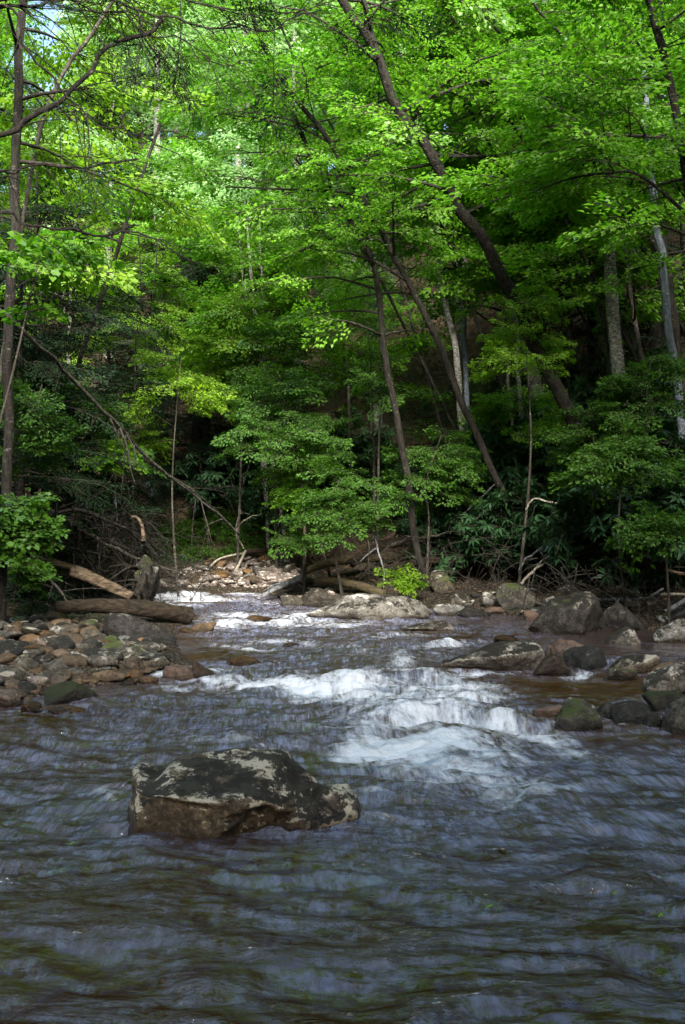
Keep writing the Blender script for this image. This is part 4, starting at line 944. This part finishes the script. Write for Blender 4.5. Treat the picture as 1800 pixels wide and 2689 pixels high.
# ------------------------------------------------------------------ hemlock at the left whose limbs hang into the top of the frame
def limb_tree():
    Y = 8.6; base = np.array([-4.3, Y, float(terr(-4.3, Y))])
    t = thing('hemlock_tree', 'hemlock at the left with bare dark limbs hanging across the top left', 'tree', base)
    tr = catmull(np.array([base+[0,0,-.3], base+[.1,0,3], base+[.0,0,8], base+[.1,.1,12]]), 20)
    mb = MB(); mb.add(*tube(tr, np.linspace(.24, .1, 20), 12, .1)); tk = link('trunk', mb.mesh('trunk', [BARK_D], True, base), t)
    crown = MB()
    def limb(pts, th, Yb, Ye, spr=0, spl=.7, twg=10, sd=1):
        r = np.random.default_rng(sd)
        q = np.array([P(a*1.148, b*1.148, y) for (a, b), y in zip(pts, np.linspace(Yb, Ye, len(pts)))])
        st = np.array([-4.2, Y, q[0][2]-.4]); q = catmull(np.vstack([st, q]), 44)
        q = q+np.stack([fbm(np.arange(44)*.35, j*7+sd, 0, 333+sd, 3) for j in range(3)], -1)*.03
        rad = np.linspace(th[0], th[1], 44)*1.148/F*Yb/2
        m = MB(); m.add(*tube(q, rad, 7, .15))
        T, D = [], []
        for i in range(twg):
            k = r.integers(12, 43); d = unit(q[min(43, k+1)]-q[k-1]); e = unit(d*.9+r.normal(0, .55, 3)+np.array([0,0,-.15])); L = r.uniform(.25, .9)
            u = np.linspace(0, 1, 6)[:,None]; w_ = q[k]+e*L*u+np.array([0,0,-.2*L])*u**2+r.normal(0, .012, (6, 3)).cumsum(0)
            m.add(*tube(w_, np.linspace(min(.008, rad[k]*.7), .002, 6), 4))
            for s in range(2):
                j = r.integers(2, 6); e2 = unit(e+r.normal(0, .5, 3)); m.add(*tube(np.stack([w_[j], w_[j]+e2*L*.3, w_[j]+e2*L*.5+np.array([0,0,-.03])]), [.003,.0025,.0015], 3))
            if i < spr: T.append(w_[3]); D.append(e)
        link('limb', m.mesh('limb', [BARK_D], True, base), tk)
        if T: place(crown, 'hem', T, D, spl*r.uniform(.6, 1.1, len(T)), r=r)
    limb([(0,310),(50,285),(120,240),(200,160),(250,115),(330,70),(372,45)], (16,9), 8.6, 9.0, 3, .6, 8, 1)
    limb([(0,15),(60,110),(110,170),(175,235),(230,285),(290,300)], (10,3), 8.4, 8.6, 2, .5, 16, 2)
    limb([(0,490),(60,508),(130,525),(220,535),(300,535),(360,555),(440,600),(500,615)], (9,3), 8.4, 9.0, 0, .5, 9, 3)
    limb([(60,386),(130,383),(200,380),(260,365),(310,372)], (7,4), 9.4, 9.6, 0, .5, 10, 4)
    limb([(200,-10),(280,10),(380,40),(520,62),(640,55),(740,20)], (9,3), 8.8, 9.2, 6, .55, 26, 5)
    limb([(240,-20),(330,75),(420,95),(500,150),(575,150)], (7,2), 8.8, 9.3, 4, .5, 24, 6)
    limb([(330,-20),(440,0),(560,15),(700,20),(790,-10)], (7,2), 9.0, 9.4, 8, .6, 24, 7)
    limb([(30,-20),(150,20),(260,20),(340,50),(420,130),(470,180)], (7,2), 8.6, 9.2, 4, .5, 22, 8)
    link('crown', crown.mesh('crown', [NEEDLE, TWIG], False, base), t)
limb_tree()

# ------------------------------------------------------------------ understory saplings and bushes, each a clump of flat leafy tiers on its own stem
def sapling(name, label, px, py, rx, ry, Y, kind, mat, N, L, seed, stems=1, depth=1.0, cat='sapling', foot=None, bark=None):
    c = P(px, py, Y); a, b = rx/F*Y, ry/F*Y
    r = np.random.default_rng(2000+seed)
    fx, fy = (c[0]+r.normal(0, .15), c[1]+.2) if foot is None else foot
    base = np.array([fx, fy, float(terr(fx, fy))])
    if base[2] > c[2]-b*.3: base[2] = base[2]
    t = thing(name, label, cat, base)
    if px < 140: fx = c[0]-1.4; base = np.array([fx, fy, float(terr(fx, fy))]); t.location = tuple(base)
    m = MB()
    mid = (base+c)/2+np.array([r.normal(0, .12), 0, .1])
    p = catmull(np.array([base+[0,0,-.15], mid, c+[0,0,b*.5]]), 14)
    m.add(*tube(p, np.linspace(.022+.008*b, .008, 14), 6, .1))
    tr_ = link('trunk', m.mesh('trunk', [bark or BARK], True, base), t)
    mb = MB()
    for k in range(10):
        v = r.normal(0, 1, 3)*np.array([a, a*depth, b])*.5; j = r.integers(11, 14)
        mb.add(*tube(np.stack([p[j], p[j]+v*.5+[0,0,.05], c+v]), [.009, .006, .003], 4), 1)
    if kind == 'beech':
        mb = MB(); q = catmull(np.array([base+[0,0,-.15], mid, c-[0,0,b*.4], c+[r.normal(0,.2)*a,0,b]]), 26); qr = np.linspace(.028+.01*b, .006, 26)
        f0 = float(np.clip(np.argmax(q[:,2] > c[2]-b*1.05)/25, .1, .7))
        branchy_crown(q, qr, f0, 1.0, max(12, N//4), a*1.1, kind, L*.68, r, rise=(-.15,.75), per=8, droop=.22, taper=.5, mb=mb)
        m = MB(); m.add(*tube(q, qr, 6, .1)); tr_.data = m.mesh('trunk', [bark or BARK], True, base)
    else: clump_crown(c, a, a*depth, b, int(N*1.7), kind, L*.72, r, mb)
    link('crown', mb.mesh('crown', [mat, TWIG], False, base), t)
SAP = [
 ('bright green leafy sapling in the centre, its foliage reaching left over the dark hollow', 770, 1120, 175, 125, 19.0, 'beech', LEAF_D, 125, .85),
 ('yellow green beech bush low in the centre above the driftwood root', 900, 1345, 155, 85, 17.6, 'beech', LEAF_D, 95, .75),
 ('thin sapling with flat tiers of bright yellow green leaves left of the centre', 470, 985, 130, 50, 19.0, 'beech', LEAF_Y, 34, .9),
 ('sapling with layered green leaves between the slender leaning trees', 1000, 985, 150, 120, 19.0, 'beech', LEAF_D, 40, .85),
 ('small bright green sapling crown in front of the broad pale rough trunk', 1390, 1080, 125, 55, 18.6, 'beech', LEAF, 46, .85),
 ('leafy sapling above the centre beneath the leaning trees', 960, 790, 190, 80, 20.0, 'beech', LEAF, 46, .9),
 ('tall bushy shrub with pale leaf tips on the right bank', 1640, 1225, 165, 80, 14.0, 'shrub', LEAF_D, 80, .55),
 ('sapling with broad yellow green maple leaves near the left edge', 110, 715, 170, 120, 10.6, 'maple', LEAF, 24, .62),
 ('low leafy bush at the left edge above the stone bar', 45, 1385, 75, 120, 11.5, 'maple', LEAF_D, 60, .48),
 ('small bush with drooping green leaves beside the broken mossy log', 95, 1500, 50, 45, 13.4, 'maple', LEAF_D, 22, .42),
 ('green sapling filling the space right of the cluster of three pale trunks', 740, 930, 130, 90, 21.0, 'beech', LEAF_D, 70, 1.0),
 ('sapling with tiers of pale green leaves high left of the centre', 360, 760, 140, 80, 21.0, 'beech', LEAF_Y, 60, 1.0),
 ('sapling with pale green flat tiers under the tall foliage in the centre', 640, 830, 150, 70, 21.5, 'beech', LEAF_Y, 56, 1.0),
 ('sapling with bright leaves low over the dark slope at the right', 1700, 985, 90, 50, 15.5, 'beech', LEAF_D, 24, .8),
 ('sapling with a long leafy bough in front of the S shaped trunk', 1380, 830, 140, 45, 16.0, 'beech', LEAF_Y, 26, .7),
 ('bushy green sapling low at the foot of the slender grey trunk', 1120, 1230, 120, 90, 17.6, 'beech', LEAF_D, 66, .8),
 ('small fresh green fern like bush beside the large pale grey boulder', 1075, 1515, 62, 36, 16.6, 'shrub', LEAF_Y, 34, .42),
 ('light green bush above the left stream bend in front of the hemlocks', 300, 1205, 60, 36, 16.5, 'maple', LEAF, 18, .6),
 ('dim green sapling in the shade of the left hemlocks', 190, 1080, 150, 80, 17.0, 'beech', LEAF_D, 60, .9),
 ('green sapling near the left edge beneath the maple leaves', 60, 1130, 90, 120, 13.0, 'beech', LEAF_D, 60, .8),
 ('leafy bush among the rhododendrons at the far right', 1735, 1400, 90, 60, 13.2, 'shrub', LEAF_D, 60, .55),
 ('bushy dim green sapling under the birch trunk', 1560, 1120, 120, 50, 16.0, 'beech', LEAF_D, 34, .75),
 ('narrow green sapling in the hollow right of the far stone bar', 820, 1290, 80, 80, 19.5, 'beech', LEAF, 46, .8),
]
for i, s in enumerate(SAP):
    lab, px, py, rx, ry, Y, kind, mat, N, L = s
    sapling('bush' if ('bush' in lab.split(' ')[:5] or 'shrub' in lab) else 'sapling', lab, px, py, rx, ry, Y, kind, mat, N, L, i, cat='bush' if ('bush' in lab or 'shrub' in lab) and 'bushy g' not in lab and 'bushy d' not in lab else 'sapling')

# ------------------------------------------------------------------ rhododendrons
def rhodo_master(seed):
    r = np.random.default_rng(seed)
    t = thing('rhododendron', 'dark', 'rhododendron')
    m = MB()
    for k in range(6):
        a = r.uniform(0, 6.28); e = np.array([math.cos(a)*.6, math.sin(a)*.6, .8+r.random()*.4]); m.add(*tube(catmull(np.array([[0,0,-.2],e*.45+r.normal(0,.06,3),e]), 8), np.linspace(.022,.008,8), 5))
    link('stem', m.mesh('stem', [TWIG], True), t)
    mb = MB(); clump_crown((0,0,.75), .95, .85, .75, 58, 'rhodo', .55, r, mb)
    link('foliage', mb.mesh('foliage', [LEAF_R, TWIG], False), t)
    return t
RH = [rhodo_master(500+i) for i in range(3)]
RSPOT = [(1220,1455,1.0,'rhododendron low behind the large pale grey boulder, beside the log jam'),(1310,1485,.9,'rhododendron just left of the lumpy grey mossy boulder'),(1400,1480,1.1,'rhododendron directly above the lumpy grey mossy boulder'),(1560,1490,1.2,'rhododendron spilling over the bank behind the dark conical boulder'),(1680,1500,1.15,'rhododendron on the bank above the long grey stick'),(1790,1500,1.1,'rhododendron cut by the right edge above the level bleached stick'),
 (1460,1380,1.25,'rhododendron under the pale forked stick'),(1600,1400,1.3,'rhododendron in the middle of the right bank thicket'),(1720,1380,1.3,'rhododendron behind the leafy bush at the far right'),(1350,1340,1.2,'rhododendron left of the pale forked stick'),(1500,1290,1.3,'rhododendron above the pale forked stick'),(1640,1310,1.3,'rhododendron below the tall bushy shrub'),(1780,1290,1.3,'rhododendron at the right edge below the brown leaning trunk'),
 (1260,1270,1.1,'rhododendron beside the foot of the close pair of pale stems'),(1100,1330,1.0,'rhododendron behind the log jam near the slender grey trunk'),(1010,1270,1.2,'rhododendron in the shade behind the slender grey trunk'),(900,1250,1.2,'rhododendron in the dark hollow above the beech bush'),(640,1330,1.2,'rhododendron on the shaded slope behind the far stone bar'),(560,1290,1.3,'rhododendron left of the dark hollow, under hanging hemlock boughs'),(760,1360,1.0,'rhododendron right of the dark hollow behind the far stone bar'),(1380,1190,1.2,'rhododendron on the slope right of the close pair of pale stems'),(1560,1180,1.2,'rhododendron on the slope below the birch trunk'),(1720,1130,1.3,'rhododendron high on the slope at the right edge'),(330,1440,.9,'rhododendron behind the brush of the left bank'),(210,1400,1.0,'rhododendron behind the arching bare branch')]
for i, (px, py, s, lab) in enumerate(RSPOT):
    lab = lab.replace('rhododendron', 'dark glossy rhododendron', 1)
    Y = ray_ground(px, py+45, 8); x = (px-CX)/F*Y; z = float(terr(x, Y))
    if i < 3:
        o = RH[i]; o.location = (x, Y, z); o.scale = (s,)*3; tag(o, lab, 'rhododendron', 'rhododendrons along the banks')
    else:
        copy_tree(RH[i % 3], (x, Y, z), float(rng.uniform(0, 6.28)), s*float(rng.uniform(.9, 1.1)), lab, 'rhododendrons along the banks')

for i, (x, Y, s_) in enumerate([(6.6,8.5,1.2),(7.4,10.5,1.3),(7.6,12.4,1.3),(7.0,14.2,1.2),(8.4,15.6,1.4),(8.6,9.4,1.3),(9.6,13.2,1.4),(6.2,6.6,1.1)]):
    copy_tree(RH[i % 3], (x, Y, float(terr(x, Y))), i*1.1, s_, 'dark glossy rhododendron on the right bank just outside the photographed view', 'rhododendrons outside the view')
# ------------------------------------------------------------------ hemlocks and background forest (masters copied)
def hem_master(h, rad, nb, per, mat, L, seed, label, f0=.08):
    r = np.random.default_rng(seed)
    t = thing('hemlock_tree', label, 'tree')
    p = catmull(np.array([[0,0,-.4],[.05,.03,h*.5],[0,0,h]]), 30); rd = np.linspace(.016*h+.02, .015, 30)
    m = MB(); m.add(*tube(p, rd, 8, .08)); link('trunk', m.mesh('trunk', [BARK_D], True), t)
    mb = branchy_crown(p, rd, f0, .98, nb, rad, 'hem', L, r, rise=(-.05,.25), per=per, droop=.22, taper=.75)
    link('crown', mb.mesh('crown', [mat, TWIG], False), t)
    return t
def broad_master(h, rad, nb, per, mat, kind, L, seed, bark, label, f0=.35, lean=.6):
    r = np.random.default_rng(seed)
    t = thing('forest_tree', label, 'tree')
    p = catmull(np.array([[0,0,-.5],[lean*.3,0,h*.4],[lean*.6,.2,h*.75],[lean,.1,h]]), 36); rd = np.linspace(.009*h+.03, .02, 36)
    m = MB(); m.add(*tube(p, rd, 8, .1)); link('trunk', m.mesh('trunk', [bark], True), t)
    mb = branchy_crown(p, rd, f0, 1.0, nb, rad, kind, L, r, rise=(.2,.75), per=per, droop=.3, taper=.45)
    link('crown', mb.mesh('crown', [mat, TWIG], False), t)
    return t
def at(px, py, Y): 
    x = (px-CX)/F*Y; return (x, Y, float(terr(x, Y)))
HB = hem_master(13, 2.6, 60, 5, NEEDLE, 1.05, 601, 'x')
HS = hem_master(5.0, 1.9, 34, 5, NEEDLE, .8, 602, 'x', f0=.05)
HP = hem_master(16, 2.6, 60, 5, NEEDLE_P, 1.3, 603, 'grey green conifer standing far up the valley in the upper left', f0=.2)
HSPOTS = [(HS, 110, 19.5, 1.15, 'dark hemlock on the left bank, nearest to the left edge trunk'),(HS, 290, 22, 1.2, 'dark hemlock of the left bank behind the leaning thin dark tree'),(HS, 420, 26, 1.2, 'dark hemlock left of the dark hollow in the centre'),(HS, -60, 15, 1.1, 'dark hemlock cut by the left edge'),
 (HS, 60, 15.5, 1.1, 'small hemlock with feathery boughs at the left edge behind the brush'),(HS, 40, 18.0, 1.05, 'small hemlock above the arching bare branch'),(HS, 190, 20.0, 1.0, 'small hemlock in the shade behind the arching branch and root plate'),(HS, 400, 28, 1.3, 'small hemlock over the far bend of the stream'),(HS, 540, 25.5, 1.25, 'small hemlock with boughs over the dark hollow'),(HS, 650, 26, 1.0, 'small hemlock behind the far stone bar'),(HS, 60, 16.4, .8, 'young hemlock just behind the dead twigs of the left bank'),
 (HS, 1560, 22, 1.3, 'small hemlock in the dark gap behind the birch trunk'),(HB, 1500, 27, .9, 'dark hemlock in deep shade high on the right'),(HB, 1730, 21, 1.0, 'dark hemlock in shade behind the upper right foliage')]
used = set()
for mst, px, Y, s, lab in HSPOTS:
    if mst.name not in used:
        used.add(mst.name); mst.location = at(px, 0, Y); mst.scale = (s,)*3; mst['label'] = lab; mst['group'] = 'dark hemlocks'
    else: copy_tree(mst, at(px, 0, Y), float(rng.uniform(0, 6.28)), s, lab, 'dark hemlocks')
HP.location = at(370, 0, 40); 
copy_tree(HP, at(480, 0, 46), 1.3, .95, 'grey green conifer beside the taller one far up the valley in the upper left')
for i in range(11):  # dense row added out of view as a sun blocker
    copy_tree(HB, (-15+3*i, -11-2.5*(i % 2), float(terr(-15+3*i, -11-2.5*(i % 2)))), i*1.3, 1.05, 'unseen dark hemlock added behind the viewpoint to block the sun', 'unseen sun blocking hemlocks behind the viewpoint')
MS = [broad_master(15, 3.4, 26, 6, LEAF_HAZE, 'far', 1.35, 701, BARK_P, 'x'), broad_master(17, 3.2, 28, 6, LEAF_HAZE, 'far', 1.3, 702, BARK, 'x', f0=.3, lean=-.8), broad_master(13, 3.0, 24, 6, LEAF_Y, 'far', 1.2, 703, BARK_P, 'x', f0=.25), broad_master(16, 3.4, 28, 6, LEAF, 'far', 1.2, 704, BARK, 'x', lean=-1.2), broad_master(9, 2.4, 22, 5, LEAF, 'far', 1.1, 705, BARK_P, 'x', f0=.2)]
pts = []
first = [True]*5
def bg(x, Y, which, s, lab, grp):
    loc = (x, Y, float(terr(x, Y)))
    if first[which]:
        first[which] = False; o = MS[which]; o.location = loc; o.scale = (s,)*3; o.rotation_euler = (0,0,float(rng.uniform(0,6.28))); tag(o, lab, 'tree', grp)
    else: copy_tree(MS[which], loc, float(rng.uniform(0, 6.28)), s, lab, grp)
tries = 0
while len(pts) < 175 and tries < 9000:
    tries += 1
    Y = 23+52*rng.random()**1.25; x = rng.uniform(-.40*Y-3, .40*Y+4)
    px = CX+F*x/Y
    if Y < 27 and -100 < px < 760: continue
    if px < 230 and Y > 50: continue
    if any((x-a)**2+(Y-b)**2 < (2.1+.018*Y)**2 for a, b in pts): continue
    if x < xr(Y) and x > xl(Y): continue
    pts.append((x, Y))
    if px > 1250: w_ = int(rng.choice([3, 4, 1])); lab = ('mid green broadleaf tree on the upper right hillside', 'broadleaf trees of the upper right hillside')
    elif px < 330: w_ = int(rng.choice([2, 3, 2])); lab = ('yellow green broadleaf tree behind the upper left limbs', 'broadleaf trees of the upper left')
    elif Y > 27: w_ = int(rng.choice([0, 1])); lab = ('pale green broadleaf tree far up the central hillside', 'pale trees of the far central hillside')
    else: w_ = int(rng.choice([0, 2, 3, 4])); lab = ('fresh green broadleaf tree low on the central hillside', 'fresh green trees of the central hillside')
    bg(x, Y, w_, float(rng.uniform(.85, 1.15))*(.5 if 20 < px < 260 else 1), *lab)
# unseen trees added beside and behind the viewpoint to shade the gorge
for x, Y, w_, sc_, rz in [(-6.3,1.5,3,1,3.1),(7.0,1.0,3,1,0),(-7.2,-3.5,3,1,3.1),(8.2,-3.5,1,1,0),(0.6,-6.5,3,1.0,0),(-3.6,-7,1,1,0),(4.4,-7.2,1,1,0)]:
    bg(x, Y, w_, sc_, 'unseen green broadleaf tree added beside the stream for shade', 'unseen shade trees beside and behind the viewpoint')
for x, Y, w_, sc_ in [(-9,4,3,1),(10.5,3,3,1),(9.5,9.5,1,1),(-8.5,8.5,1,.9)]+[(-13+2.4*i, -8-3.0*(i % 3)+1.0*math.sin(i*5), (3,1,3)[i % 3], .92) for i in range(12)]+[(-12+3*i, -19-2*(i % 2), (1,3)[i % 2], .95) for i in range(9)]:
    bg(x, Y, w_, sc_, 'unseen green broadleaf tree added beside the stream for shade', 'unseen shade trees beside and behind the viewpoint')
for x, Y, w_ in [(9.2,16.5,3),(10.5,20,1),(12.5,24,3),(9.5,12.5,4),(12,15,1),(14,29,0),(-10,17,3),(-12,23,1)]:
    bg(x, Y, w_, 1.0, 'green broadleaf tree on the bank just outside the photographed view', 'trees just outside the view')

# ------------------------------------------------------------------ ground cover and leaf litter
def cover(name, label, sampler, n, kind, mat, L, r):
    T = []
    for i in range(n):
        x, y = sampler()
        if y < 0: continue
        T.append((x, y, float(terr(x, y))+r.uniform(.02, .12)))
    T = np.array(T); k = len(T); a = r.uniform(0, 6.28, k)
    mb = MB(); place(mb, kind, T, np.stack([np.cos(a), np.sin(a), r.uniform(.1, .6, k)], -1), L*r.uniform(.6, 1.3, k), r=r)
    tag(link(name, mb.mesh(name, [mat, TWIG], False)), label, 'ground cover', kind='stuff')
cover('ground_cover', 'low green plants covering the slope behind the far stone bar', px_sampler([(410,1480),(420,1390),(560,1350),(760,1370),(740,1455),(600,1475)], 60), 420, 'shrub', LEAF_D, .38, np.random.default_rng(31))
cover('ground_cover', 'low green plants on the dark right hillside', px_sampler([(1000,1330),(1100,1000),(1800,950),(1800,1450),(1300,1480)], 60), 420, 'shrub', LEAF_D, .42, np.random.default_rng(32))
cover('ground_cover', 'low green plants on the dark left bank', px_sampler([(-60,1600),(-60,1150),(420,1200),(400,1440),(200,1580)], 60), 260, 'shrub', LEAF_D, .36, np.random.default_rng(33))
def litter():
    r = np.random.default_rng(34); n = 16000
    x = r.uniform(-14, 16, n); Y = r.uniform(11, 34, n)
    ok = ((x > xr(Y)+.8) | (x < xl(Y)-3.0)); x, Y = x[ok], Y[ok]; n = len(x)
    z = terr(x, Y)+.015
    a = r.uniform(0, 6.28, n); f = np.stack([np.cos(a), np.sin(a), r.normal(0, .3, n)], -1); nn = unit(np.stack([r.normal(-.1, .4, n), r.normal(-.3, .4, n), np.ones(n)], -1))
    nn = unit(nn-unit(f)*(nn*unit(f)).sum(1)[:,None])
    s = r.uniform(.06, .14, n)
    V, Q = leaves(np.stack([x, Y, z], -1), unit(f), nn, s, s*.6)
    tag(link('leaf_litter', mesh('leaf_litter', V, Q, [LITTER])), 'dead brown leaves lying on the dark hillsides', 'leaf litter', kind='stuff')
litter()

# ------------------------------------------------------------------ light, sky, camera
SUN_EL, SUN_AZ = 32, 174          # azimuth measured from +Y (ahead) towards +X
w = bpy.data.worlds.new('World'); scene.world = w; w.use_nodes = True
nt = w.node_tree; bgn = nt.nodes['Background']; bgn.inputs[1].default_value = .10
sk = nt.nodes.new('ShaderNodeTexSky'); sk.sky_type = 'NISHITA'; sk.sun_disc = False
sk.sun_elevation = R(SUN_EL); sk.sun_rotation = R(SUN_AZ); sk.air_density = 1.0; sk.dust_density = 1.5
nt.links.new(sk.outputs[0], bgn.inputs[0])
sd = bpy.data.lights.new('sun', 'SUN'); sd.energy = 5.0; sd.angle = R(18); sd.color = (1, .96, .88)
so = bpy.data.objects.new('sun', sd); COL.objects.link(so)
from mathutils import Vector
dv = Vector((math.sin(R(SUN_AZ))*math.cos(R(SUN_EL)), math.cos(R(SUN_AZ))*math.cos(R(SUN_EL)), math.sin(R(SUN_EL))))
so.rotation_euler = dv.to_track_quat('Z', 'Y').to_euler(); so.location = (-10, 20, 40)
cd = bpy.data.cameras.new('camera'); cam = bpy.data.objects.new('camera', cd); COL.objects.link(cam)
cam.location = (0, 0, CH); cam.rotation_euler = (R(90), 0, 0)
cd.sensor_fit = 'VERTICAL'; cd.sensor_height = 36; cd.sensor_width = 24; cd.lens = 36*F/2689
cd.shift_y = (HY-1344.5)/2689; cd.clip_end = 500; cd.clip_start = .05
scene.camera = cam
scene.view_settings.view_transform = 'Standard'; scene.view_settings.look = 'None'; scene.view_settings.gamma = 1.0
scene.view_settings.exposure = 2.25
cy = scene.cycles
cy.max_bounces = 7; cy.diffuse_bounces = 3; cy.glossy_bounces = 3; cy.transmission_bounces = 5; cy.transparent_max_bounces = 8
cy.use_denoising = True; cy.caustics_reflective = False; cy.caustics_refractive = False
cy.sample_clamp_indirect = 6
